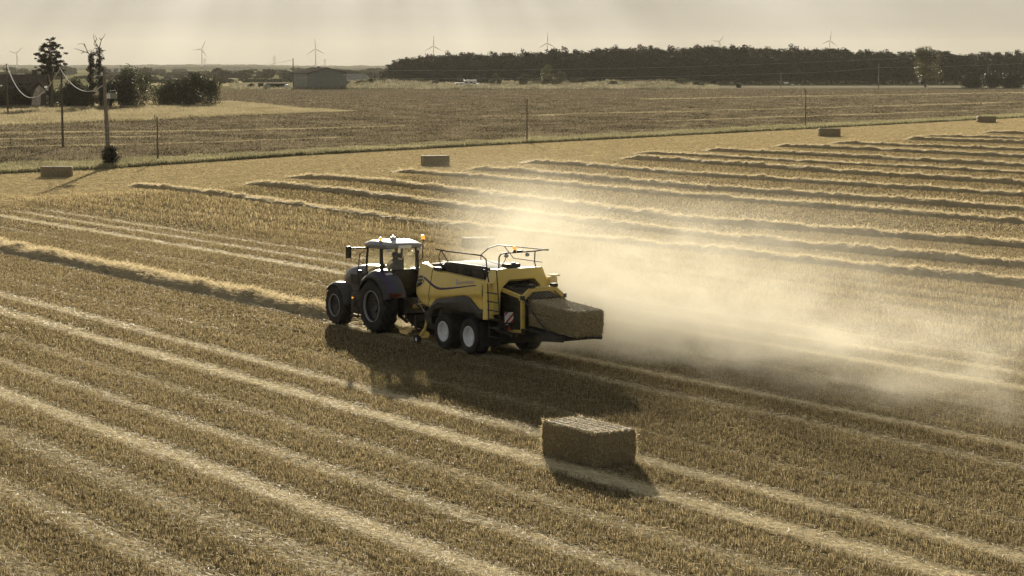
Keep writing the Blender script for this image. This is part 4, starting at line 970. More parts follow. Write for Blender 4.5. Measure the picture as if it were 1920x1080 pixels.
# ------------------------------------------------------------------ bales
def bale(loc, yaw, l, wd, h, label, seed, strands=1500, grp='square bales of straw', sw=.010, z0=0.0, tilt=0):
    r = np.random.default_rng(seed)
    def grid(a0, a1, b0, b1, na, nb, fn):
        A, Bq = np.meshgrid(np.linspace(a0, a1, na), np.linspace(b0, b1, nb), indexing='ij'); p = fn(A, Bq).reshape(-1, 3)
        i = np.arange(na - 1)[:, None] * nb + np.arange(nb - 1)[None]; return p, np.stack([i, i + nb, i + nb + 1, i + 1], 2).reshape(-1, 4)
    k = 96 if strands > 9000 else (60 if strands > 3000 else 26); hx, hy = l / 2, wd / 2
    nx, ny, nz_ = int(k * l / 1.2), k, int(k * .8)
    st = lambda a, b, c: np.stack(np.broadcast_arrays(a, b, c), -1)
    faces = [grid(-hx, hx, -hy, hy, nx, ny, lambda a, b: st(a, b, h)), grid(-hx, hx, -hy, hy, 8, 8, lambda a, b: st(a, -b, 0.0)),
             grid(-hx, hx, 0, h, nx, nz_, lambda a, b: st(-a, hy, b)), grid(-hx, hx, 0, h, nx, nz_, lambda a, b: st(a, -hy, b)),
             grid(-hy, hy, 0, h, ny, nz_, lambda a, b: st(hx, a, b)), grid(-hy, hy, 0, h, ny, nz_, lambda a, b: st(-hx, -a, b))]
    def disp(p):
        x, y, z = p[:, 0], p[:, 1], p[:, 2]; q = p.copy()
        zz = z / h
        bx = .035 * (1 - (2 * zz - 1) ** 2) * (1 - (y / hy) ** 2 * .6); q[:, 0] += np.sign(x) * (np.abs(x) / hx) ** 6 * bx * 1.3
        q[:, 1] += np.sign(y) * (np.abs(y) / hy) ** 6 * .035 * (1 - (2 * zz - 1) ** 2)
        f = fbm(x * 9 + 3 * z + seed, y * 9 + 5 * z, 3) - .47; g = fbm(x * 7 - 4 * z, z * 9 + 2 * y + seed, 3) - .47; e = fbm(y * 8 + x * 3 + seed, z * 8 - x * 4, 3) - .47
        q[:, 2] += f * .02 * np.clip((zz - .8) * 5, 0, 1) ; q[:, 1] += np.where(np.abs(y) > hy * .98, g * .06, 0); q[:, 0] += np.where(np.abs(x) > hx * .98, e * .07, 0)
        top = np.clip((zz - .93) / .07, 0, 1); q[:, 2] -= top * .055 * (1 - np.abs(np.sin((y / hy * 3) * math.pi)) ** .7)          # six grooves cut by the twine
        flake = np.sin(2 * np.pi * x / .10 + 4 * vnoise(x * 2, z * 1.5)); q[:, 1] += np.where(np.abs(y) > hy * .98, np.sign(y) * .020 * flake, 0); q[:, 2] += top * .004 * flake
        seam = np.exp(-((z - h * (.52 - .08 * x / hx)) / .03) ** 2) * np.clip(.5 + x / hx, 0, 1); q[:, 1] -= np.where(np.abs(y) > hy * .98, np.sign(y) * .06 * seam, 0)
        c = np.clip((np.abs(x) / hx - .93) / .07, 0, 1) * np.clip((np.abs(y) / hy - .90) / .1, 0, 1) + np.clip((np.abs(x) / hx - .95) / .05, 0, 1) * np.clip(np.abs(2 * zz - 1) - .9, 0, .1) * 8
        q[:, 0] -= np.sign(x) * .05 * c; q[:, 1] -= np.sign(y) * .04 * c * (np.abs(y) > hy * .9)
        return q
    vs = []; fs = []; n = 0
    for p, f in faces: vs.append(disp(p)); fs.append(f + n); n += len(p)
    vs = np.concatenate(vs); fs = np.concatenate(fs); cs = vs[fs].mean(1)
    # loose straws lying on the faces
    pick = r.integers(0, len(fs), strands); fn = np.abs(np.cross(vs[fs[:, 1]] - vs[fs[:, 0]], vs[fs[:, 3]] - vs[fs[:, 0]])); side_f = fn[:, 1] > np.maximum(fn[:, 0], fn[:, 2])
    pick = pick[(cs[pick, 2] > .02) & (~side_f[pick] | (r.random(strands)[:len(pick)] < .5)) & ((cs[pick, 2] < h * .93) | (r.random(strands)[:len(pick)] < .16))]; m = len(pick); c = cs[pick]
    nr = unit(np.cross(vs[fs[pick, 1]] - vs[fs[pick, 0]], vs[fs[pick, 3]] - vs[fs[pick, 0]]))
    d = unit(np.cross(nr, r.normal(0, 1, (m, 3))) + nr * r.normal(.01, .06, (m, 1))); s_ = unit(np.cross(d, nr + r.normal(0, .5, (m, 3))))
    v2, f2 = blades(c + nr * .008, d, s_, r.uniform(.04, .17, m), sw * r.uniform(.6, 1.3, m), .9)
    name = 'straw_bale'
    o = np_mesh(name, np.concatenate([vs, v2]), np.concatenate([fs, f2 + len(vs)]), M['bale'], tint=np.concatenate([np.full(len(vs), .4), np.repeat(np.clip(r.normal(.45, .3, m) + .35 * (nr[:, 2] > .5) + .14 * (np.abs(nr[:, 0]) > .6) - .15 * (np.abs(nr[:, 1]) > .6), 0, 1), 4)]))  # sunlight painted into paler top straws; ends and sides differ by packing
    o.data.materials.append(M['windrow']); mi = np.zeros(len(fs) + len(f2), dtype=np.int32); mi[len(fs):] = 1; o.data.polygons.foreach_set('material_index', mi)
    o.data.polygons.foreach_set('use_smooth', mi == 0)
    o.location = (*loc, z0); o.rotation_euler = (0, tilt, yaw)
    return tag(o, label, 'straw bale', grp)
# ================================================================== placing things
build_tractor(); build_driver(); build_baler()
# bale on the chute (rests on it)
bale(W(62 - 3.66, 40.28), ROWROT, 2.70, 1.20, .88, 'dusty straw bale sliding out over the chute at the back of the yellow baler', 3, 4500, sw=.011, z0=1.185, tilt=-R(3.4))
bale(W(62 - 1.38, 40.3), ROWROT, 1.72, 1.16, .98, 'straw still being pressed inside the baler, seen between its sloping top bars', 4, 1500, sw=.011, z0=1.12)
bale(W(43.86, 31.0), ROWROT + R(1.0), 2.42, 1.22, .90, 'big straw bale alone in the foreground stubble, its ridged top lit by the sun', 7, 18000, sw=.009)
KEEP_OUT.append((42.5, 44.95, 30.38, 31.66))
KEEP_OUT.append((60.9, 65.2, 38.6, 42.0)); KEEP_OUT.append((68.2, 73.4, 38.8, 42.0))
for px, py, yaw, l, wd, h, lab, sd_ in [
    (107, 331.5, R(6), 2.75, 1.25, .95, 'straw bale on the pale headland at far left, beside the ivy-footed pole', 21),
    (816, 309.5, R(12), 2.75, 1.25, .98, 'straw bale on the headland below the lone middle pole, above the tractor', 22),
    (1555, 255.5, R(4), 3.0, 1.3, 1.15, 'straw bale on the headland just right of the right-hand field pole', 23),
    (1849, 229.8, R(2), 3.2, 1.4, 1.15, 'smallest and farthest straw bale, near the right edge beside the verge', 24),
    (897, 466, R(8), 1.75, 1.2, .62, 'straw bale half hidden in the dust cloud behind the baler', 25)]:
    bale(ground(px, py), yaw, l, wd, h, lab, sd_, 700, sw=.03)

# windrows: far-left end first, pixel traces of each crest's foot
WR = [
 ([(245, 349), (420, 369), (640, 401), (760, 418), (905, 432), (1060, 449), (1400, 482), (1920, 539), (2050, 556)], 1.7, .42, 'straw windrow nearest behind the baler, its middle lost in the dust', 150),
 ([(462, 345), (640, 362), (900, 395), (1400, 455), (1920, 502), (2050, 516)], 1.6, .46, 'second straw windrow beyond the baler, starting right of the first one', 120),
 ([(537, 333), (640, 337), (900, 365), (1280, 414), (1920, 464), (2050, 475)], 1.6, .42, 'third straw windrow beyond the baler, starting left of the middle bale', 100),
 ([(735, 322), (900, 334), (1280, 369), (1920, 420), (2050, 431)], 1.6, .38, 'fourth straw windrow beyond the baler, starting just below the middle bale', 80),
 ([(880, 318), (1000, 326), (1280, 352), (1920, 396), (2050, 406)], 1.6, .46, 'dark thick straw windrow starting just right of the middle bale', 70),
 ([(975, 305), (1100, 312), (1280, 328), (1920, 369), (2050, 378)], 1.6, .42, 'straw windrow whose left end lies below the middle pole', 60),
 ([(1164, 298), (1280, 304), (1600, 327), (1920, 347), (2050, 355)], 1.7, .5, 'dark straw windrow starting right of the middle pole, below the thin one', 50),
 ([(1189, 288), (1280, 292), (1600, 310), (1920, 327), (2050, 334)], 1.5, .36, 'thin straw windrow starting right of the middle pole', 45),
 ([(1318, 283), (1480, 290), (1700, 302), (1920, 313), (2050, 320)], 1.9, .5, 'broad lumpy straw windrow with a gap near its left tip', 45),
 ([(1447, 275), (1600, 281), (1800, 291), (1920, 297), (2050, 303)], 1.9, .5, 'straw windrow starting left of the right-hand headland bale', 40),
 ([(1556, 269), (1700, 275), (1920, 283), (2050, 288)], 1.9, .46, 'straw windrow starting right below the right-hand headland bale', 35),
 ([(1694, 262), (1800, 266), (1920, 270), (2050, 274)], 1.9, .56, 'straw windrow with a blunt dark left end, fourth from the far side', 35),
 ([(1720, 256), (1830, 258.5), (1920, 261), (2050, 264)], 1.8, .4, 'faint straw windrow between the blunt-ended one and the farthest one', 30),
 ([(1838, 249.5), (1920, 252), (2050, 256)], 1.8, .5, 'farthest and shortest straw windrow, at the right edge below the last bale', 30)]
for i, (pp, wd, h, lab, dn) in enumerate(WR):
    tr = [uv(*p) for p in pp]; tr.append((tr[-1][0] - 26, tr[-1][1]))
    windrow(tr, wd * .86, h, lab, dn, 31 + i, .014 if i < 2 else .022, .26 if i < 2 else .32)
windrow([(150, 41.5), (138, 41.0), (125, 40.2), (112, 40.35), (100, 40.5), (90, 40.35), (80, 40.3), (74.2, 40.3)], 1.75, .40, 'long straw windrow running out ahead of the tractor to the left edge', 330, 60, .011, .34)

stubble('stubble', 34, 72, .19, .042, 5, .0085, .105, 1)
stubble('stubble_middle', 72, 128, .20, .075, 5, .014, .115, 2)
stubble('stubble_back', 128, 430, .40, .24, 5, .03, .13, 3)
litter('loose_straw', 36, 80, 500000, .007, .16, 4)
litter('loose_straw_middle', 80, 150, 840000, .014, .20, 5)
litter('loose_straw_far', 150, 430, 300000, .035, .35, 8, 'straw_flat')

# ------------------------------------------------------------------ verge grass, meadow grass
def grass(name, region, n, hgt, width, mat, seed, kind='stuff'):
    r = np.random.default_rng(seed); P = region(r, n); n = len(P)
    az = r.uniform(0, 6.283, n); lean = np.abs(r.normal(0, .35, n))
    d = np.stack([np.sin(lean) * np.cos(az), np.sin(lean) * np.sin(az), np.cos(lean)], 1); a2 = r.normal(0, .6, n); s_ = np.stack([np.cos(a2), np.sin(a2), 0 * a2], 1)
    h = P[:, 2] * hgt * r.uniform(.5, 1.3, n); base = np.stack([P[:, 0], P[:, 1], np.zeros(n)], 1)
    v, f = blades(base, d, s_, h, width * P[:, 3] * r.uniform(.6, 1.4, n), .35)
    tone = np.clip(.45 + .9 * (fbm(P[:, 0] * .25, P[:, 1] * .12) - .47) + r.normal(0, .2, n), 0, 1)
    tag(np_mesh(name, v, f, mat, tint=np.repeat(tone, 4)), kind=kind)
def verge_region(r, n):
    x = r.uniform(-120, 2040, n); t = r.random(n) ** 1.25
    hx = np.interp(x, [-600, 0, 300, 980, 1509, 1920, 2500], [334, 311, 300, 262, 235, 215, 186]); y = edge_px(x) * (1 - t) + hx * t
    g = np.array([ground(a, b) for a, b in zip(x, y)]); k = np.where(t < .12, 1.5, .8 + .9 * vnoise(g[:, 0] * .4, g[:, 1] * .3))
    return np.concatenate([g, k[:, None], (g[:, 1:2] / 260)], 1)
grass('verge_grass', verge_region, 90000, .30, .07, M['verge'], 6)
def clod_region(r, n):
    x = r.uniform(-60, 1980, n); hx = np.interp(x, [-600, 0, 300, 980, 1509, 1920, 2500], [334, 311, 300, 262, 235, 215, 186]); t = r.random(n) ** .8
    y = 167.5 * (1 - t) + (hx - .6) * t; g = np.array([ground(a, b) for a, b in zip(x, y)])
    line = np.abs(((g[:, 0] * math.sin(VROT) - g[:, 1] * math.cos(VROT)) / 14.0) % 1 - .5)
    return np.concatenate([g, np.where(line > .46, 1.3, .55 + .9 * vnoise(g[:, 0] * .5, g[:, 1] * .4))[:, None], (g[:, 1:2] / 300) ** .9], 1)
grass('soil_clods_and_stubble', clod_region, 210000, .17, .16, M['clod'], 16)
def track_region(r, n):
    lines = [[(900, 219), (1400, 206), (1980, 190)], [(-40, 250), (400, 246), (760, 237)], [(-40, 278), (300, 271), (640, 259)], [(1200, 186), (1980, 173)], [(-40, 263), (300, 257)], [(1250, 227), (1980, 203)]]
    out = []
    for i, l in enumerate(lines):
        x = r.uniform(l[0][0], l[-1][0], n // len(lines)); y = np.interp(x, [p[0] for p in l], [p[1] for p in l]) + r.normal(0, .55 if i in (0, 1) else .35, len(x)) + 1.2 * (vnoise(x * .02, x * 0 + i) - .5)
        out.append(np.array([ground(a, b) for a, b in zip(x, y)]))
    g = np.concatenate(out); return np.concatenate([g, np.full((len(g), 1), 1.0), g[:, 1:2] / 300], 1)
grass('pale_wheel_tracks', track_region, 42000, .16, .20, M['drygrass'], 17)
def meadow_region(r, n):
    x = r.uniform(-60, 670, n); lo = np.interp(x, [-100, 0, 250, 420, 668], [240, 236, 228, 219, 209]); hi = np.interp(x, [-100, 0, 430, 560, 668], [196, 196, 193, 203, 208]); t = r.random(n)
    g = np.array([ground(a, b) for a, b in zip(x, lo * (1 - t) + hi * t)]); k = (.6 + .8 * vnoise(g[:, 0] * .12, g[:, 1] * .05)) * np.clip((690 - x) / 260, .12, 1)
    return np.concatenate([g, k[:, None], g[:, 1:2] / 400], 1)
grass('meadow_grass', meadow_region, 90000, .75, .10, M['drygrass'], 7)

# ------------------------------------------------------------------ poles and wires
def pole(px, py_base, py_top, r0, label, mat='polewood', lean=(0, 0), fittings=None, name='utility_pole', group=None):
    X, Y = ground(px, py_base); h = (py_base - py_top) * Y / FPX / math.cos(PITCH)
    t = empty(name, (X, Y, 0), 0, label, 'pole', group)
    mb = MB(); mb.tube([(0, 0, -.2), (lean[0] * .5, lean[1] * .5, h * .5), (lean[0], lean[1], h)], [r0, r0 * .88, r0 * .72], 10); mb.build('post', M[mat], t, smooth=True)
    if fittings: fittings(t, h, lean)
    return t, X, Y, h
def insul(mb, x, y, z, s=1): mb.lathe([(0, 0), (.10 * s, 0), (.14 * s, .06 * s), (.10 * s, .12 * s), (.14 * s, .18 * s), (.09 * s, .26 * s), (0, .30 * s)], (x, y, z), 'z', 12)
def fit_small(t, h, ln):
    mb = MB(); mb.tube([(ln[0], 0, h - .15), (ln[0] - .18, 0, h - .15), (ln[0] - .18, 0, h)], .03, 6); mb.build('bracket', M['steel'], t)
    mb = MB(); insul(mb, ln[0] - .18, 0, h, .5); mb.build('insulator', M['insul'], t, smooth=True)
def fit_fork(t, h, ln):
    mb = MB(); mb.tube([(0, 0, h - .5), (-.22, 0, h - .45), (-.26, 0, h + .15)], .06, 6); mb.build('bracket', M['polewood'], t)
pole(15, 219, 121, .17, 'tall dark pole before the old house, at the left edge, carrying the thick sagging cable', fittings=fit_small)
pole(118, 277, 129, .15, 'dark pole standing in the ploughed field, left of the ivy-footed pole, second from left', fittings=fit_small)
def fit_big(t, h, ln):
    mb = MB(); mb.bar((-1.0, 0, h - .55), (1.3, 0, h - .35), .10, .12); mb.bar((0, 0, h - 1.3), (.9, 0, h - .4), .06, .06); arm = mb.build('cross_arm', M['steel'], t)
    for x, z in ((-.5, h - .45), (.55, h - .10), (1.22, h - .12)):
        mb = MB(); insul(mb, x, 0, z - .05, 1.15); mb.build('insulator', M['insul'], arm, smooth=True)
    mb = MB(); mb.box((.5, 0, h - 2.55), (.85, .45, .52)); mb.box((.5, 0, h - 2.26), (.9, .5, .06)); bx_ = mb.build('transformer', M['cladding_light'], t, bevel=.03)
    mb = MB(); mb.box((.16, -.22, h - 2.55), (.34, .06, .50)); mb.build('front_plate', M['white'], bx_)
    for k in range(3):
        mb = MB(); insul(mb, .3 + k * .22, 0, h - 2.24, .9); mb.tube([(.3 + k * .22, 0, h - 1.98), (.2 + k * .2, 0, h - 1.6), (.1, 0, h - 1.2)], .015, 5); mb.build('bushing', M['black'], bx_)
    mb = MB(); mb.tube([(.14, -.1, .4), (.14, -.1, h - 3)], .03, 6)
    for z in (2.6, 3.4, 4.1): mb.lathe([(0, -.04), (.22, -.04), (.22, .04), (0, .04)], (ln[0] * z / h, 0, z), 'z', 12)
    mb.box((-.22, -.1, 3.3), (.25, .06, .5)); mb.build('conduit', M['steel'], t)
    bl = [(.05, 0, .35, .7, .7, .55), (.2, 0, .9, .95, .8, .6), (.0, .1, 1.35, .85, .7, .55), (.25, -.1, 1.75, .6, .6, .4), (-.25, 0, .9, .35, .35, .4), (.45, 0, 1.15, .4, .35, .35), (-.1, 0, 2.0, .25, .25, .3)]
    foliage_obj('ivy', bl, 5200, .13, M['leaf_dark'], t, 77, shell=.2)
pole(204, 313, 134, .22, 'thick pale pole with transformer box and white insulators, ivy round its foot', 'concrete', (-.30, 0), fit_big)
pole(296, 303, 219, .09, 'slim wooden field pole right of the ivy-footed pole', fittings=fit_fork)
pole(988, 267, 187, .10, 'lone slim wooden field pole in the middle of the verge', fittings=fit_fork)
pole(1510, 240, 168, .11, 'slim wooden field pole on the verge right of centre', fittings=fit_fork)
pole(550, 168, 110, .26, 'dark pole standing in front of the barn', fittings=fit_small)
pole(1464, 167, 137, .20, 'short roadside pole beside the arrow signs', fittings=fit_small, mat='concrete')
pole(1647, 167, 121, .22, 'tallest roadside pole between the arrow signs and the lone tree', fittings=fit_small, mat='concrete')
pole(1852, 165, 126, .22, 'roadside pole in front of the dark hedge at right', fittings=fit_small, mat='concrete')
pole(1537 / 1639 * 440, 160, 132, .14, 'small distant pole behind the round bush left of the barn', fittings=None)
def cable(name, a, b, sag, r, label, mat='cable', n=28, cat='cable', grp=None):
    a = Vector(a); b = Vector(b); pts = []
    for i in range(n + 1):
        t = i / n; p = a.lerp(b, t); p.z -= sag * 4 * t * (1 - t); pts.append(p)
    o = MB().tube(pts, r, 6).build(name, M[mat], smooth=True); return tag(o, label, cat, grp)
def gp(px, py, top): X, Y = ground(px, py); return (X, Y, (py - top) * Y / FPX)
A_ = gp(15, 219, 122.5); B_ = gp(116, 277, 129); C_ = gp(203, 313, 155)
cable('overhead_cable', A_, B_, 5.0, .07, 'thick pale cable sagging between the left-edge pole and the field pole')
cable('overhead_cable', B_, C_, 1.75, .048, 'thick pale cable sagging from the field pole to the transformer pole')
cable('overhead_cable', (A_[0] - 40, A_[1] + 60, 10.5), A_, 3.5, .08, 'thin cable leaving the left-edge pole out of the picture')
q1, q2, q3 = gp(1464, 167, 138), gp(1647, 167, 127), gp(1852, 165, 129)
q0 = at_depth(552, 131, 934.6); qm = at_depth(552, 146, 934.6)
cable('overhead_wire', qm, q1, 1.2, .05, 'thin low wire running from the barn pole to the short roadside pole', 'steel', cat='wire')
cable('overhead_wire', q1, q2, .5, .05, 'thin wire between the short and the tallest roadside poles', 'steel', cat='wire')
cable('overhead_wire', q2, at_depth(2080, 108, 1000), 1.0, .05, 'thin wire rising from the tallest roadside pole past the lone tree', 'steel', cat='wire')
cable('overhead_wire', q0, at_depth(2080, 84, 1000), 4.0, .05, 'thin high wire crossing in front of the whole wood', 'steel', cat='wire')
cable('overhead_wire', at_depth(440, 127, 1000), at_depth(549, 112, 934.6), .6, .05, 'thin wire arriving at the barn pole top from the left', 'steel', cat='wire')

# ------------------------------------------------------------------ trees and shrubs at left
def gz(px, py): return ground(px, py)
r_ = np.random.default_rng(3)
X, Y = gz(97, 206); S_ = Y / FPX
def open_tree():
    t = empty('tall_tree', (X, Y, 0), 0, 'tall open-crowned tree against the sky, rising behind the old house', 'tree')
    H_ = (206 - 76) * S_; mb = MB(); mb.tube([(0, 0, -.2), (.2, 0, 4), (.15, 0, 8), (-.3, 0, 12), (-.2, 0, H_ - 1)], [.42, .34, .26, .17, .04], 8)
    bl = []
    tiers = [(.55, 3.0, 12), (.62, 4.2, 20), (.70, 4.4, 22), (.78, 4.0, 20), (.85, 3.0, 16), (.92, 2.0, 12), (.975, .9, 5)]
    for f, rad, k in tiers:
        for i in range(k):
            a = r_.uniform(0, 6.283); q = rad * r_.uniform(.3, 1.0); z = H_ * f + r_.normal(0, .4); sz = r_.uniform(.35, .75)
            c = (q * math.cos(a) + .1, q * math.sin(a), z); bl.append((*c, sz * 1.15, sz * 1.1, sz * .55))
            if i % 2 == 0: mb.tube([(0, 0, z - 1.6 - q * .3), (c[0] * .5, c[1] * .5, z - .7), c], [.12, .07, .02], 5)
    mb.build('trunk', M['bark'], t, smooth=True); foliage_obj('crown', bl, 10500, .30, M['leaf_dark'], t, 12, shell=.1); return t
open_tree()
def ivy_snag(px, pb, top_ivy, limbs, width, label, seed):
    r = np.random.default_rng(seed); X, Y = gz(px, pb); s = Y / FPX
    t = empty('dead_tree', (X, Y, 0), 0, label, 'tree'); h = (pb - top_ivy) * s
    mb = MB(); mb.tube([(0, 0, -.2), (.15, 0, h * .5), (0, 0, h)], [.35, .26, .16], 8); mb.build('trunk', M['deadwood'], t, smooth=True)
    mb = MB()
    for L_ in limbs: mb.tube([((a - px) * s, (0.3 * math.sin(a)), (pb - b) * s) for a, b in L_], list(np.linspace(.13, .035, len(L_))), 6)
    mb.build('bare_limb', M['deadwood'], t, smooth=True)
    bl = []
    for i in range(26):
        z = h * (.12 + .86 * i / 25); wv = width * s * (.55 + .5 * r.random()) * (1.15 - .35 * i / 25); bl.append((r.normal(0, width * s * .25), r.normal(0, .3), z, wv * .55, wv * .55, h * .05))
    foliage_obj('ivy', bl, 4200, .32, M['leaf_dark'], t, seed, shell=.25)
ivy_snag(172, 203, 100, [[(170, 104), (166, 98), (163, 90), (159, 84), (152, 83), (147, 85)], [(163, 90), (160, 81)], [(168, 100), (160, 98), (152, 95), (146, 93), (141, 92)], [(160, 98), (154, 102)], [(172, 112), (173, 100)]], 11, 'thin ivy-clad dead tree with bare bent limbs, left of the thicker one', 41)
ivy_snag(189, 203, 92, [[(188, 95), (186, 88), (181, 80), (178, 72), (177, 65)], [(181, 80), (184, 74), (179, 66)], [(188, 92), (190, 84), (193, 76), (197, 70), (200, 65)], [(193, 76), (188, 72)], [(190, 95), (197, 96), (201, 95)], [(184, 88), (178, 84), (180, 78)]], 17, 'thick ivy-clad dead tree with forked bare top', 42)
LS = [(-15, 205, 5.0, 6.2, 'dark ivy thicket left of the old house, cut by the left edge', 51), (36, 203, 4.2, 4.6, 'dark shrub against the wall of the old house', 52), (112, 203, 4.0, 6.0, 'dark shrub right of the pale gable', 53),
      (137, 203, 3.4, 6.4, 'dark rounded bush under the tall tree, left of the dead trees', 54), (158, 203, 3.2, 5.2, 'dark bush at the foot of the thin dead tree', 55), (209, 203, 3.0, 6.0, 'dark bush just right of the thick dead tree', 56),
      (248, 203, 5.4, 9.3, 'big round dark bush right of the transformer pole', 57), (232, 204, 3.6, 7.4, 'dark bush joined to the left of the big round one', 58), (312, 199, 4.2, 6.0, 'low dark bush, left half of the pair left of the barn', 59), (352, 199, 5.0, 7.2, 'middle rounded bush of the clump left of the barn', 60), (386, 199, 4.6, 7.0, 'ragged bush at the right end of the clump left of the barn', 61), (335, 197, 4.0, 6.4, 'bush filling the gap behind the clump left of the barn', 62)]
for px, pb, rx, h, lab, sd_ in LS: shrub('bush', gz(px, pb), rx * 1.08, rx * .9, h * 1.15, lab, 6500, .36, M['leaf'] if sd_ % 2 else M['leaf_dark'], sd_, 'dark bushes along the meadow', 20)

# old house
def house():
    X, Y = gz(20, 203); s = Y / FPX
    t = empty('old_house', (X, Y + 6, 0), 0, 'old dark-roofed house with chimney, overgrown with ivy', 'house')
    w_, d_, e, rg = 15.0, 8.0, 4.2, 7.9
    MB().box((0, 0, e / 2), (w_, d_, e)).build('wall', M['housewall'], t)
    mb = MB(); mb.prism([(-d_ / 2 - .4, e - .15), (0, rg), (d_ / 2 + .4, e - .15), (d_ / 2 + .4, e + .1), (0, rg + .25), (-d_ / 2 - .4, e + .1)], lambda p, k: ((-w_ / 2 - .3, w_ / 2 + .3)[k], p[0], p[1]))
    mb.prism([(-d_ / 2 + .1, e), (0, rg - .1), (d_ / 2 - .1, e)], lambda p, k: ((-w_ / 2 + .05, w_ / 2 - .05)[k], p[0], p[1]))
    rf = mb.build('roof', M['tile'], t)
    mb = MB(); mb.box((4.6, .2, rg + .35), (1.1, .8, 1.6)); mb.box((4.6, .2, rg + 1.2), (1.25, .95, .18)); mb.build('chimney', M['tile'], rf)
    # gabled wing with pale render and a broken opening
    X2 = (76 - 20) * s; g = [(-1.9, .6), (-1.55, 2.6), (-.9, 4.5), (.1, 5.6), (1.1, 4.7), (1.55, 3.6), (.55, 3.55), (.35, 2.8), (.45, 1.6), (.2, .6)]
    mb = MB(); mb.prism([(X2 - 2.0, 0), (X2 + 2.0, 0), (X2 + 2.0, 4.0), (X2, 6.1), (X2 - 2.0, 4.0)], lambda p, k: (p[0], (-7.4, -3.9)[k], p[1])); mb.build('wing_wall', M['housewall'], t)
    mb = MB(); mb.prism([(X2 + a, b) for a, b in g], lambda p, k: (p[0], (-7.55, -7.43)[k], p[1])); mb.prism([(X2 + 1.7, 1.2), (X2 + 2.3, 1.0), (X2 + 2.3, 3.0), (X2 + 1.75, 3.2)], lambda p, k: (p[0], (-7.5, -7.3)[k], p[1])); mb.prism([(X2 + 3.4, -.3), (X2 + 4.0, -.3), (X2 + 4.1, .8), (X2 + 3.5, 1.2)], lambda p, k: (p[0], (-7.8, -7.6)[k], p[1])); mb.build('pale_render', M['ruinstone'], t)
    mb = MB(); mb.prism([(X2 - 2.3, 3.7), (X2, 6.15), (X2 + 2.3, 3.7), (X2 + 2.3, 4.0), (X2, 6.5), (X2 - 2.3, 4.0)], lambda p, k: (p[0], (-7.6, -3.6)[k], p[1])); mb.build('wing_roof', M['tile'], t)
    bl = [(X2 - 3.2 + .3 * i, -6.2, .8 + .55 * i, 1.0, .9, .9) for i in range(7)] + [(X2 + 2.6, -6.5, 1.2 + .6 * i, .8, .8, .8) for i in range(6)] + [(-6 + i * 1.0, -4.4, 1.6 + (i % 3) * 1.2, 1.1, .5, 1.1) for i in range(11)] + [(-6 + i * 1.1, -2.6, 5.0 + (i % 2) * .5, 1.1, .7, .6) for i in range(10)]
    foliage_obj('ivy', bl, 11000, .30, M['leaf_dark'], t, 88, shell=.2)
house()

# ------------------------------------------------------------------ barn, sheds, camper
def barn():
    cx, cy_ = ground(577, 166.5); th = R(24)
    t = empty('barn', (cx, cy_, 0), th, 'large grey-green metal barn with shallow pitched roof', 'barn')
    g, l, e, rg = 18.6, 21.5, 6.9, 9.4
    mb = MB(); mb.add([(0, 0, -.2), (g, 0, -.2), (g, l, -.2), (0, l, -.2), (0, 0, e), (g, 0, e), (g, l, e), (0, l, e), (g / 2, 0, rg), (g / 2, l, rg)], [(0, 1, 5, 8, 4), (1, 2, 6, 5), (3, 7, 9, 6, 2)])
    mb.build('gable_wall', M['cladding'], t)
    mb = MB(); mb.box((-.02, l / 2, e / 2 - .1), (.06, l - .1, e + .1))
    for k in range(30): mb.box((-.06, .4 + k * .71, e / 2 - .1), (.05, .12, e))
    mb.build('side_wall', M['cladding_light'], t)
    mb = MB(); mb.prism([(-.7, e - .12), (g / 2, rg + .02), (g + .7, e - .12), (g + .7, e + .16), (g / 2, rg + .3), (-.7, e + .16)], lambda p, k: (p[0], (-.7, l + .7)[k], p[1])); rf = mb.build('roof', M['barnroof'], t)
    mb = MB(); mb.box((g / 2, l * .55, rg + .45), (.9, .9, .5)); mb.build('roof_vent', M['barnroof'], rf)
    mb = MB(); mb.tube([(-.6, -.75, e - .05), (g / 2, -.75, rg + .15), (g + .6, -.75, e - .05)], .14, 6); mb.build('verge_trim', M['black'], t)
    mb = MB(); mb.box((g - 1.0, -.12, e - .5), (.8, .2, .45)); mb.build('lamp', M['insul'], t)
    mb = MB(); mb.box((g * .60, -.03, 4.0), (g * .35, .05, .06)); mb.box((g * .48, -.03, 2.6), (g * .96, .05, .06)); mb.build('cladding_rail', M['cladding_light'], t)
barn()
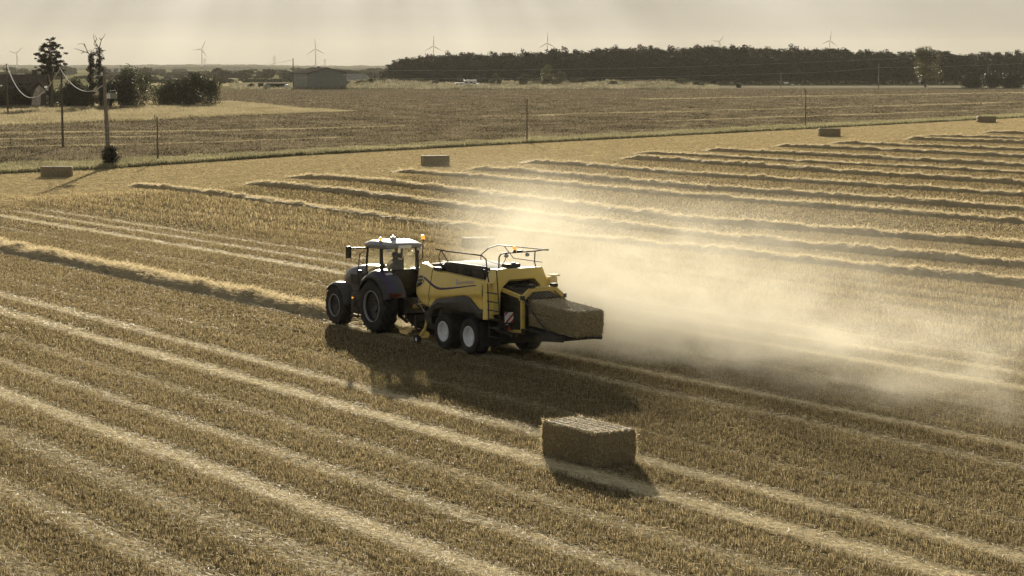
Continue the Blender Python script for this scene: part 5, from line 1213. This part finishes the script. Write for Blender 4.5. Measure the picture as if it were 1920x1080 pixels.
def shed():
    X, Y = ground(519, 166); t = empty('open_shed', (X, Y, 0), 0, 'low dark open shed with pale flat roof, left of the barn', 'shed')
    mb = MB(); mb.box((0, 3, 1.1), (9.6, .2, 2.3)); mb.box((-4.7, 1.4, 1.1), (.2, 3.2, 2.3)); mb.box((-2.9, 0, 1.1), (3.6, .15, 2.2))
    for x in (.2, 2.4, 4.7): mb.box((x, 0, 1.1), (.2, .2, 2.3))
    mb.build('wall', M['darkshed'], t); mb = MB(); mb.hexa([(-5.1, -.5, 2.25), (5.1, -.5, 2.35), (5.1, 3.6, 2.6), (-5.1, 3.6, 2.5), (-5.1, -.5, 2.45), (5.1, -.5, 2.55), (5.1, 3.6, 2.8), (-5.1, 3.6, 2.7)]); mb.build('roof', M['paleroof'], t)
    X, Y = ground(538, 166.5); t = empty('water_tank', (X, Y - 2, 0), 0, 'small white round tank between shed and barn', 'tank')
    mb = MB(); mb.lathe([(0, 0), (.9, 0), (1.0, .4), (1.0, 1.2), (.8, 1.9), (.3, 2.1), (0, 2.1)], (0, 0, 0), 'z', 16); mb.build('tank_body', M['white'], t, smooth=True); mb = MB(); mb.lathe([(0, 0), (.25, 0), (.25, .18), (0, .18)], (0, 0, 2.08), 'z', 12); mb.build('lid', M['black'], t)
    X, Y = ground(502, 166.6); t = empty('feed_trailer', (X, Y - 3, 0), 0, 'small pale round-backed trailer in front of the shed', 'trailer')
    mb = MB(); mb.prism([(-1.4, .5), (1.4, .5), (1.45, 1.5), (1.1, 2.0), (-.9, 2.0), (-1.4, 1.6)], lambda p, k: (p[0], (-.9, .9)[k], p[1])); mb.build('trailer_body', M['paleroof'], t, bevel=.1)
    for y in (-.8, .8):
        mb = MB(); mb.lathe([(.0, -.1), (.38, -.1), (.38, .1), (0, .1)], (0, y, .38), 'y', 16); mb.build('wheel', M['tyre'], t)
    mb = MB(); mb.tube([(-1.4, 0, .6), (-2.4, 0, .5)], .06, 6); mb.build('tow_bar', M['black'], t)
shed()
def low_house(px, pb, w_, e, rg, lab, d_=8):
    X, Y = ground(px, pb); t = empty('low_building', (X, Y, 0), 0, lab, 'building')
    MB().box((0, d_ / 2, e / 2), (w_, d_, e)).build('wall', M['paleroof'], t)
    mb = MB(); mb.hexa([(-w_ / 2 - .3, -.4, e), (w_ / 2 + .3, -.4, e), (w_ / 2 + .3, d_ + .4, e), (-w_ / 2 - .3, d_ + .4, e), (-w_ / 2 + 1, d_ / 2 - .1, rg), (w_ / 2 - w_ * .28, d_ / 2 - .1, rg), (w_ / 2 - w_ * .28, d_ / 2 + .1, rg), (-w_ / 2 + 1, d_ / 2 + .1, rg)]); mb.build('roof', M['paleroof'], t)
    mb = MB(); mb.box((-w_ * .2, -.03, e * .5), (1.4, .08, e * .6)); mb.box((w_ * .15, -.03, e * .55), (1.2, .08, e * .4)); mb.build('window', M['dark_glass'], t)
low_house(668, 160.5, 16, 2.6, 6.2, 'pale hip-roofed building half hidden behind the barn', 12)
low_house(255, 157, 13, 2.5, 4.4, 'small distant building left of the bushes gap', 7) if False else None
def camper():
    X, Y = ground(882, 163.5); t = empty('motorhome', (X, Y, 0), R(8), 'white motorhome with raised cab-over, parked in the scrub before the wood', 'motorhome')
    mb = MB(); mb.prism([(-3.2, .8), (3.0, .8), (3.1, 1.4), (2.6, 2.1), (3.2, 2.4), (3.0, 3.5), (-3.2, 3.5)], lambda p, k: (p[0], (-1.1, 1.1)[k], p[1])); b = mb.build('body', M['camper'], t, bevel=.1)
    for x, w_ in ((-2.1, 1.1), (.2, 1.2)):
        mb = MB(); mb.box((x, -1.115, 2.4), (w_, .03, .6)); mb.build('window', M['dark_glass'], b)
    mb = MB(); mb.box((1.7, -1.115, 1.8), (.9, .03, .6)); mb.build('cab_window', M['dark_glass'], b)
    mb = MB(); mb.box((-1.3, 0, 3.6), (1.6, 1.2, .18)); mb.build('roof_hatch', M['white'], b, bevel=.05)
    for x in (-2.0, 2.0):
        for y in (-.95, .95): mb = MB(); mb.lathe([(.0, -.12), (.38, -.12), (.38, .12), (0, .12)], (x, y, .38), 'y', 18); mb.build('wheel', M['tyre'], t)
    X, Y = ground(862, 163.8); t = empty('caravan', (X, Y - 2, 0), R(4), 'low pale grey caravan standing left of the white motorhome', 'caravan')
    mb = MB(); mb.prism([(-2.6, .9), (-2.2, .7), (2.2, .7), (2.5, 1.2), (2.2, 2.3), (-2.2, 2.3), (-2.6, 1.6)], lambda p, k: (p[0], (-1, 1)[k], p[1])); b = mb.build('body', M['camper'], t, bevel=.15)
    for x in (-1.3, .8): mb = MB(); mb.box((x, -1.02, 1.65), (1.0, .03, .45)); mb.build('window', M['dark_glass'], b)
    for y in (-.9, .9): mb = MB(); mb.lathe([(.0, -.1), (.34, -.1), (.34, .1), (0, .1)], (0, y, .34), 'y', 16); mb.build('wheel', M['tyre'], t)
    mb = MB(); mb.tube([(-2.5, 0, .8), (-3.6, 0, .5)], .05, 6); mb.build('tow_bar', M['black'], t)
    X, Y = ground(902, 163.5); t = empty('parked_van', (X, Y - 1, 0), R(10), 'small pale van parked right of the white motorhome', 'van')
    mb = MB(); mb.prism([(-2.1, .5), (2.1, .5), (2.2, 1.1), (1.2, 1.3), (.7, 1.95), (-2.0, 2.0), (-2.2, 1.2)], lambda p, k: (p[0], (-.85, .85)[k], p[1])); b = mb.build('body', M['camper'], t, bevel=.08)
    mb = MB(); mb.box((-.2, -.87, 1.55), (1.5, .03, .45)); mb.build('window', M['dark_glass'], b)
    for x in (-1.3, 1.3):
        for y in (-.75, .75): mb = MB(); mb.lathe([(.0, -.1), (.33, -.1), (.33, .1), (0, .1)], (x, y, .33), 'y', 16); mb.build('wheel', M['tyre'], t)
camper()

# ------------------------------------------------------------------ wood, scrub, far tree belts
def wood():
    r = np.random.default_rng(9); bl = []
    top = lambda px: np.interp(px, [712, 725, 745, 800, 870, 930, 1000, 1040, 1100, 1180, 1260, 1350, 1450, 1560, 1600, 1700, 1760, 1800, 1920, 2100], [140, 124, 112, 106, 99, 101, 97, 92, 96, 87, 90, 85, 91, 90, 95, 98, 95, 100, 98, 97])
    rows = [(1195, 0), (1215, 5), (1240, 9), (1275, 14), (1315, 20)]
    trunks = MB()
    for Y, dx in rows:
        x0 = (714 + dx * 1.2 - 960) / FPX * Y; x1 = (2110 - 960) / FPX * Y; x = x0
        while x < x1:
            px = 960 + x / Y * FPX; h = CAMH + (HORIZON - top(px)) * Y / FPX * 1.0 - .8 + r.normal(0, 1.0) + (r.random() > .9) * 1.2; h = max(h, 3)
            cr = r.uniform(2.4, 4.3) * (.6 if px < 750 else 1)
            for i in range(9):
                t = r.random() ** .8; z = h * (.12 + .80 * t); q = cr * (1 - .5 * t ** 3); a = r.uniform(0, 6.283); qq = q * r.uniform(0, .8); s = r.uniform(.35, .6)
                bl.append((x + qq * math.cos(a), Y + qq * math.sin(a), z, cr * s, cr * s, h * .10))
            bl.append((x, Y, h * .92, cr * .62, cr * .6, h * .065)); bl.append((x + cr * .4, Y, h * .86, cr * .6, cr * .6, h * .07))
            if Y < 1230: bl.append((x, Y - 2, 1.2, cr * .9, 2, 1.8)); bl.append((x + cr * .5, Y - 1, 3.2, cr * .8, 2, 1.6))
            for i in range(3): bl.append((x + r.normal(0, cr * .6), Y + 4 + r.normal(0, 2), h * (.22 + .22 * i), cr * .95, cr * .95, h * .16))
            x += cr * r.uniform(.70, 1.15)
    v, f, t = leaf_cloud(bl, 420000, 1.0, r, shell=.2)
    tag(np_mesh('wood', v, f, M['leaf_wood'], tint=t), kind='stuff')
M['leaf_wood'] = fibre('leaf_wood', (.015, .018, .010), (.050, .052, .024), .05, .8, .05)
wood()
FT = [(928, 163, 3.4, 6.5, 'small pale rounded tree before the wood, right of the motorhome', 1), (985, 162, 3.6, 6.0, 'low bushy tree before the wood, left of the tall pale one', 2), (1026, 163, 4.8, 11.0, 'tall pale conical tree standing out before the wood', 3), (1050, 162, 4.2, 7.5, 'rounded tree just right of the tall pale conical tree', 4), (893, 160, 3.0, 6.0, 'pale tree behind the motorhome at the wood edge', 5), (862, 160, 2.6, 4.8, 'small tree behind the caravan at the wood edge', 6)]
for px, pb, rx, h, lab, sd_ in FT: tree('young_tree', ground(px, pb), h, rx, 1.0, lab, 'tree', 2600, .6, M['leaf_pale'], 100 + sd_, 'young trees before the wood', 18, .16)
tree('field_tree', ground(1735, 164), (164 - 86) * 1020 / FPX, 8.2, 5.0, 'broad lone tree at the roadside standing clear of the wood', 'tree', 7500, .62, M['leaf_pale'], 131, None, 34, .45)
for px, rx, h, lab, sd_ in [(1822, 6.5, 7.6, 'left block of the dark clipped hedge at the right edge', 1), (1858, 6.8, 8.2, 'middle block of the dark hedge behind the roadside pole', 2), (1900, 6.8, 7.8, 'right block of the dark hedge, cut by the right edge', 3), (1945, 6.8, 7.4, 'last block of the dark hedge beyond the right edge', 4)]:
    shrub('hedge', ground(px, 165), rx, 3.5, h, lab, 5200, .6, M['leaf_dark'], 140 + sd_, 'hedge blocks at right', 26, 'hedge')
CT = [(703, 163, 1.2, 6.2, 'small dark pointed conifer left of the wood', 1), (713, 163, 1.6, 7.4, 'taller dark pointed conifer at the left tip of the wood', 2)]
for px, pb, rx, h, lab, sd_ in CT:
    X, Y = ground(px, pb); t = empty('conifer', (X, Y, 0), 0, lab, 'tree'); MB().tube([(0, 0, -.1), (0, 0, h * .95)], [.15, .03], 6).build('trunk', M['bark'], t)
    foliage_obj('crown', [(0, 0, h * (.1 + .09 * i), rx * (1.05 - .1 * i), rx * (1.05 - .1 * i), h * .08) for i in range(10)], 1600, .45, M['leaf_dark'], t, 150 + sd_, shell=.2)
BS = [(655, 164, 2.6, 3.4, 'dark low bush against the barn gable', 1), (640, 165, 2.2, 2.6, 'dark weedy bush at the barn corner', 2), (690, 165, 4.0, 5.2, 'bush between the barn and the conifers', 3), (675, 165, 3.0, 3.8, 'lower bush left of the conifers', 4), (724, 164, 3.0, 4.0, 'bush at the right foot of the conifers', 5), (786, 163, 4.4, 4.8, 'grey twiggy bush before the wood between conifers and caravan', 6),
      (815, 163, 3.2, 3.6, 'low bush left of the caravan', 7), (1085, 163, 5.0, 4.0, 'dark scrub bush right of the rounded tree', 8), (1150, 162, 4.2, 3.0, 'low scrub bush in the rough grass before the wood', 9), (1278, 163, 6.5, 4.4, 'wide dark bramble mound near the road end', 10), (1310, 164, 4.2, 3.2, 'small bramble mound right of the wide dark one', 11), (470, 165, 2.4, 2.2, 'row of dry weeds left of the open shed', 12), (488, 165, 2.0, 2.4, 'dry bush left of the open shed', 13), (1384, 164.5, 1.6, 1.6, 'tiny shrub at the roadside', 14)]
for px, pb, rx, h, lab, sd_ in BS: shrub('scrub_bush', ground(px, pb), rx, rx * .7, h, lab, 1500, .5, M['leaf'] if sd_ % 3 else M['leaf_pale'], 160 + sd_, 'bushes in the rough ground', 12)
def scrub():
    r = np.random.default_rng(19); n = 90000
    px = r.uniform(430, 1350, n); py = r.uniform(158.5, 167.5, n); w_ = np.where(px < 640, .35, 1.0) * np.clip((1350 - px) / 60, 0, 1)
    ok = r.random(n) < w_; px, py = px[ok], py[ok]
    g = np.array([ground(a, b) for a, b in zip(px, py)]); n = len(g)
    md = fbm(g[:, 0] * .06, g[:, 1] * .03, 4); h = np.clip((md - .30) * 7.5, .35, 3.4) * np.where(px < 640, .5, 1) * np.clip((167.6 - py) / 2.5, .15, 1) * np.clip((1350 - px) / 90 + .25 * (vnoise(px * .15, py) - .5), .08, 1)
    base = np.stack([g[:, 0], g[:, 1], h * r.random(n) ** .6], 1)
    az = r.uniform(0, 6.283, n); lean = np.abs(r.normal(0, .5, n)); d = np.stack([np.sin(lean) * np.cos(az), np.sin(lean) * np.sin(az), np.cos(lean)], 1)
    a2 = r.normal(0, .7, n); s_ = np.stack([np.cos(a2), np.sin(a2), 0 * a2], 1)
    v, f = blades(base, d, s_, r.uniform(.4, 1.1, n), r.uniform(.15, .4, n), .4)
    tone = np.clip(.4 + 1.1 * (fbm(g[:, 0] * .2, g[:, 1] * .1) - .47) + r.normal(0, .2, n), 0, 1)
    tag(np_mesh('rough_grass', v, f, M['scrub'], tint=np.repeat(tone, 4)), kind='stuff')
M['scrub'] = fibre('scrub', (.10, .092, .055), (.42, .38, .26), .35, .7, .1)
scrub()
def belt(name, Y0, Y1, px0, px1, top_px, step, leaf, n, seed):
    r = np.random.default_rng(seed); bl = []
    x = (px0 - 960) / FPX * Y0
    while x < (px1 - 960) / FPX * Y0:
        Y = r.uniform(Y0, Y1); px = 960 + x / Y * FPX; h = max(2.5, CAMH + (HORIZON - top_px(px)) * Y / FPX + r.normal(0, step * .12)); cr = step * r.uniform(.6, 1.1)
        for i in range(4): bl.append((x + r.normal(0, cr * .4), Y + r.normal(0, cr), h * (.25 + .2 * i), cr * .7, cr * .7, h * .2))
        x += step * r.uniform(.5, 1.1)
    v, f, t = leaf_cloud(bl, n, leaf, r, shell=.3); tag(np_mesh(name, v, f, M['leaf_far'], tint=t), kind='stuff')
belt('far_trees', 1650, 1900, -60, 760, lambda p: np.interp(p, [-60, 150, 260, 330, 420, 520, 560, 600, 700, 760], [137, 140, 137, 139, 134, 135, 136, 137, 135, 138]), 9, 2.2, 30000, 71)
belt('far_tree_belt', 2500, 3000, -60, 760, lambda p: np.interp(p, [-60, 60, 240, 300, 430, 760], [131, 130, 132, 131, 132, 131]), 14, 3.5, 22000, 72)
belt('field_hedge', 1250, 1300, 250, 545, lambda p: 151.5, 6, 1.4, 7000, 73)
def hills():
    for k, (Y, base, name) in enumerate([(9000, 121.5, 'hills'), (6000, 126.5, 'near_hills')]):
        r = np.random.default_rng(200 + k); xs = np.arange(-260, 2200, 1.6); n = len(xs)
        X = (xs - 960) / FPX * Y; jag = np.cumsum(r.normal(0, .35, n)); jag -= np.convolve(jag, np.ones(41) / 41, 'same')
        tree_ = np.clip(jag, -1.2, 2.2) * .8 + (r.random(n) > .975) * 1.5; prof = base + 1.6 * (np.interp(xs, [0, 150, 430, 560, 760, 2200], [.0, .6, -.6, 1.0, 1.1, .4]) if k == 0 else np.sin(xs * .012)) - tree_ * (.7 if k == 0 else .9)
        z = CAMH + (HORIZON - prof) * Y / FPX
        vs = []
        for j, (dy, f) in enumerate(((-60, 0), (-20, .6), (0, 1), (300, .8), (900, 0))): vs.append(np.stack([X * (1 + dy / Y * .3), np.full(n, Y + dy), z * f - (1 if f == 0 else 0)], 1))
        V_ = np.concatenate(vs); i = np.arange(4)[:, None] * n + np.arange(n - 1)[None]; F_ = np.stack([i, i + 1, i + n + 1, i + n], 2).reshape(-1, 4)
        tag(np_mesh(name, V_, F_, M['hill'], tint=r.random(len(V_))), kind='structure')
M['hill'] = fibre('hill', (.06, .065, .035), (.10, .10, .055), 0, 1, 0)
hills()

# ------------------------------------------------------------------ wind turbines, pylons, signs, marker posts
def turbine_at(px, hub_py, D, bl_px, ang, lab, proto=[None]):
    s = D / FPX; X = (px - 960) * s; hub = CAMH + (HORIZON - hub_py) * s; bl = bl_px * s
    t = empty('wind_turbine', (X, D, 0), 0, lab, 'wind turbine', 'wind turbines along the horizon')
    MB().tube([(0, 0, 0), (0, 0, hub * .5), (0, 0, hub)], [2.6, 2.1, 1.4], 14).build('tower', M['turbine'], t, smooth=True)
    nb = MB().box((0, -1.2, hub + .6), (3.4, 9.0, 3.6)).build('nacelle', M['turbine'], t, bevel=.8)
    MB().lathe([(0, -2.2), (1.3, -1.6), (1.9, 0), (1.9, 1.5), (0, 1.5)], (0, -6.2, hub + .6), 'y', 16).build('hub', M['turbine'], nb, smooth=True)
    for k in range(3):
        a = R(ang + 120 * k); dx, dz = math.sin(a), math.cos(a); px_, pz_ = dz, -dx; rings = []
        for f, c, th in ((.03, .9, .9), (.10, 1.7, .8), (.22, 2.4, .5), (.55, 1.6, .3), (.85, 1.0, .16), (1.0, .4, .06)):
            o = Vector((dx * bl * f, -6.2, hub + .6 + dz * bl * f)); rings.append([o + Vector((px_ * q, e, pz_ * q)) for q, e in ((-c * .6, 0), (0, th), (c * .9, 0), (0, -th))])
        MB().loft(rings).build('blade', M['turbine'], t, smooth=True)
for a in [(37, 100.5, 8600, 15.5, 45, 'leftmost wind turbine, left of the tall open tree'), (180, 96, 8200, 17, 30, 'wind turbine standing behind the two dead ivy trees'), (382, 93, 8300, 18, 25, 'wind turbine left of the barn, above the clump of bushes'), (594, 92.5, 8000, 19.5, -3, 'wind turbine rising behind the barn'), (814, 87, 7600, 19.5, 0, 'wind turbine over the left end of the wood'), (1026, 81.5, 7600, 20, 0, 'wind turbine over the wood, straight above the pale conical tree'), (1346, 79, 7600, 15, 37, 'half sunk wind turbine with only two blades above the wood'), (1552, 77, 7600, 18, 7, 'rightmost wind turbine, above the wood')]: turbine_at(*a)
def pylon(px, top, D, lab):
    s = D / FPX; h = CAMH + (HORIZON - top) * s; X = (px - 960) * s; t = empty('power_pylon', (X, D, 0), 0, lab, 'pylon', 'lattice pylons on the horizon')
    mb = MB(); b = h * .11; wst = h * .035
    for sx in (1, -1):
        for sy in (1, -1): mb.bar((sx * b, sy * b, 0), (sx * wst, sy * wst, h * .6), .7, .7); mb.bar((sx * wst, sy * wst, h * .6), (sx * wst * .7, sy * wst * .7, h), .6, .6)
    for i in range(5):
        z0, z1 = h * .12 * i, h * .12 * (i + 1); w0 = b + (wst - b) * (.2 * i); w1 = b + (wst - b) * (.2 * (i + 1))
        for y in (w0, -w0): mb.bar((-w0, y, z0), (w1, y * w1 / w0, z1), .4, .4); mb.bar((w0, y, z0), (-w1, y * w1 / w0, z1), .4, .4)
    mb.build('lattice_tower', M['pylon'], t)
    for f, a_ in ((.66, .16), (.78, .19), (.90, .13)): m = MB(); m.bar((-h * a_, 0, h * f), (h * a_, 0, h * f), .8, .8); m.bar((-h * a_, 0, h * f), (0, 0, h * f + h * .05), .4, .4); m.bar((h * a_, 0, h * f), (0, 0, h * f + h * .05), .4, .4); m.build('cross_arm', M['pylon'], t)
pylon(517, 104, 9200, 'faint lattice pylon left of the barn pole'); pylon(387, 109, 9200, 'faint lattice pylon close beside the turbine left of the barn'); pylon(611, 110, 9200, 'faint lattice pylon just right of the turbine behind the barn')
def sign_post(px, pb, lab, kind):
    X, Y = ground(px, pb); s = Y / FPX; t = empty('road_sign', (X, Y, 0), 0, lab, 'road sign')
    if kind == 'arrow':
        MB().tube([(0, 0, 0), (0, 0, 3.2)], .07, 6).build('post', M['steel'], t)
        for z, x0, x1, l in ((2.75, -1.3, .9, 1), (2.3, -1.0, .8, 1)):
            mb = MB(); mb.prism([(x0, z - .19), (x0 - .28, z), (x0, z + .19), (x1, z + .19), (x1, z - .19)], lambda p, k: (p[0], (-.11, -.08)[k], p[1])); mb.build('sign_panel', M['white'], t)
    elif kind == 'low':
        MB().tube([(-.5, 0, 0), (-.5, 0, 1.8)], .05, 6).tube([(.5, 0, 0), (.5, 0, 1.8)], .05, 6).build('post', M['steel'], t); MB().box((0, -.08, 1.6), (1.8, .04, .45)).build('sign_panel', M['white'], t)
    else:
        MB().tube([(0, 0, 0), (0, 0, 4.6)], .07, 6).build('post', M['steel'], t); MB().lathe([(0, -.03), (.85, -.03), (.85, .03), (0, .03)], (.1, -.1, 4.2), 'y', 20).build('sign_disc', M['paleroof'], t); MB().box((-.25, -.1, 3.2), (1.3, .05, .55)).build('sign_panel', M['white'], t)
sign_post(1475, 165.5, 'white arrow-shaped direction sign on a post beside the short roadside pole', 'arrow'); sign_post(1486, 165, 'small low white sign right of the arrow sign', 'low'); sign_post(1725, 164.5, 'round sign with white plate below, in front of the lone tree', 'round')
for px, lab in ((1499.5, 'white marker post with dark band right of the arrow sign'), (1738.5, 'white marker post with dark band before the lone tree')):
    X, Y = ground(px, 166); t = empty('marker_post', (X, Y, 0), 0, lab, 'marker post', 'white roadside marker posts'); MB().hexa([(-.18, -.12, 0), (.18, -.12, 0), (.18, .12, 0), (-.18, .12, 0), (-.17, -.11, 1.7), (.17, -.11, 1.7), (.17, .11, 1.95), (-.17, .11, 1.95)]).build('post', M['white'], t); MB().box((0, -.13, 1.25), (.38, .04, .25)).build('reflector_band', M['black'], t)

# ------------------------------------------------------------------ dust cloud and haze
def volume_box(name, mn, mx, matrix=None):
    c = [(a + b) / 2 for a, b in zip(mn, mx)]; d = [b - a for a, b in zip(mn, mx)]
    m = bpy.data.materials.new(name); m.use_nodes = True; m.node_tree.nodes.remove(m.node_tree.nodes['Principled BSDF'])
    pv = m.node_tree.nodes.new('ShaderNodeVolumePrincipled'); m.node_tree.links.new(pv.outputs[0], m.node_tree.nodes['Material Output'].inputs['Volume'])
    o = MB().box(c, d).build(name, m, matrix=matrix); tag(o, kind='stuff'); return o, m, pv
DUST_D, DUST_G = .50, .20
o, m, pv = volume_box('dust_cloud', (12, -72, -.5), (95, -38.4, 8.0), ROWM)
pv.inputs['Color'].default_value = (.88, .83, .69, 1); pv.inputs['Anisotropy'].default_value = DUST_G
N, L = m.node_tree.nodes, m.node_tree.links
tcn = N.new('ShaderNodeTexCoord'); sx = N.new('ShaderNodeSeparateXYZ'); L.new(tcn.outputs['Object'], sx.inputs[0])
def mth(op, a, b=None, c=None, clamp=False):
    n = N.new('ShaderNodeMath'); n.operation = op; n.use_clamp = clamp
    for i, q in enumerate((a, b, c)):
        if q is None: continue
        if isinstance(q, (int, float)): n.inputs[i].default_value = q
        else: L.new(q, n.inputs[i])
    return n.outputs[0]
def ss(v, a, b):
    n = N.new('ShaderNodeMapRange'); n.interpolation_type = 'SMOOTHSTEP'; L.new(v, n.inputs[0])
    for i, q in ((1, a), (2, b)):
        if isinstance(q, (int, float)): n.inputs[i].default_value = q
        else: L.new(q, n.inputs[i])
    n.inputs[3].default_value = 0; n.inputs[4].default_value = 1; return n.outputs[0]
uu_, z_ = sx.outputs[0], sx.outputs[2]; s__ = mth('MULTIPLY', sx.outputs[1], -1.0)
back = mth('MAXIMUM', mth('SUBTRACT', 61.0, uu_), 0.0)
nzt = N.new('ShaderNodeTexNoise'); nzt.inputs['Scale'].default_value = .21; nzt.inputs['Detail'].default_value = 6; nzt.inputs['Roughness'].default_value = .58; nzt.inputs['Distortion'].default_value = 1.1
mpn = N.new('ShaderNodeMapping'); mpn.inputs['Scale'].default_value = (.75, 1.0, 1.3); mpn.inputs['Location'].default_value = (3.1, 1.7, .4); L.new(tcn.outputs['Object'], mpn.inputs[0]); L.new(mpn.outputs[0], nzt.inputs['Vector'])
puff = mth('ADD', mth('POWER', ss(nzt.outputs['Fac'], .40, .68), 1.6), mth('ADD', mth('MULTIPLY', mth('EXPONENT', mth('MULTIPLY', back, -.17)), .42), .06))
jit = mth('MULTIPLY', mth('SUBTRACT', nzt.outputs['Fac'], .5), 5.0)
sj = mth('ADD', s__, jit)
near = ss(sj, mth('ADD', 40.0, mth('MULTIPLY', back, .05)), mth('ADD', 42.4, mth('MULTIPLY', back, .09)))
far = mth('SUBTRACT', 1.0, ss(sj, mth('ADD', 44.5, mth('MULTIPLY', back, .22)), mth('ADD', 54.0, mth('MULTIPLY', back, .26))))
start = mth('SUBTRACT', 1.0, ss(mth('SUBTRACT', uu_, mth('ADD', mth('MULTIPLY', mth('MAXIMUM', mth('SUBTRACT', s__, 42.3), 0.0), 1.75), mth('MULTIPLY', z_, .7))), 58.0, 68.5))
fade = mth('ADD', mth('MULTIPLY', mth('EXPONENT', mth('MULTIPLY', back, -.09)), 1.15), .10)
hz = mth('EXPONENT', mth('MULTIPLY', mth('MAXIMUM', z_, 0.0), mth('SUBTRACT', mth('MULTIPLY', back, -.014), .50)))
rise = mth('MULTIPLY', mth('SUBTRACT', 1.0, ss(z_, 3.8, 7.2)), 1.0)
wisp = N.new('ShaderNodeTexNoise'); wisp.inputs['Scale'].default_value = .62; wisp.inputs['Detail'].default_value = 4; wisp.inputs['Roughness'].default_value = .6; wisp.inputs['Distortion'].default_value = .8; L.new(mpn.outputs[0], wisp.inputs['Vector'])
dn = mth('MULTIPLY', puff, mth('ADD', mth('MULTIPLY', ss(wisp.outputs['Fac'], .34, .66), 1.35), .35))
for q in (near, far, start, fade, hz, rise): dn = mth('MULTIPLY', dn, q)
L.new(mth('MULTIPLY', dn, DUST_D), pv.inputs['Density'])
m.cycles.volume_step_rate = .15 if hasattr(m.cycles, 'volume_step_rate') else 1
m.cycles.homogeneous_volume = False

HAZE_D = 4.2e-5
o, m, pv = volume_box('haze', (-9500, -450, -1.5), (9500, 14500, 185))
pv.inputs['Color'].default_value = (.95, .90, .78, 1); pv.inputs['Density'].default_value = HAZE_D; pv.inputs['Anisotropy'].default_value = .0
m.cycles.homogeneous_volume = True
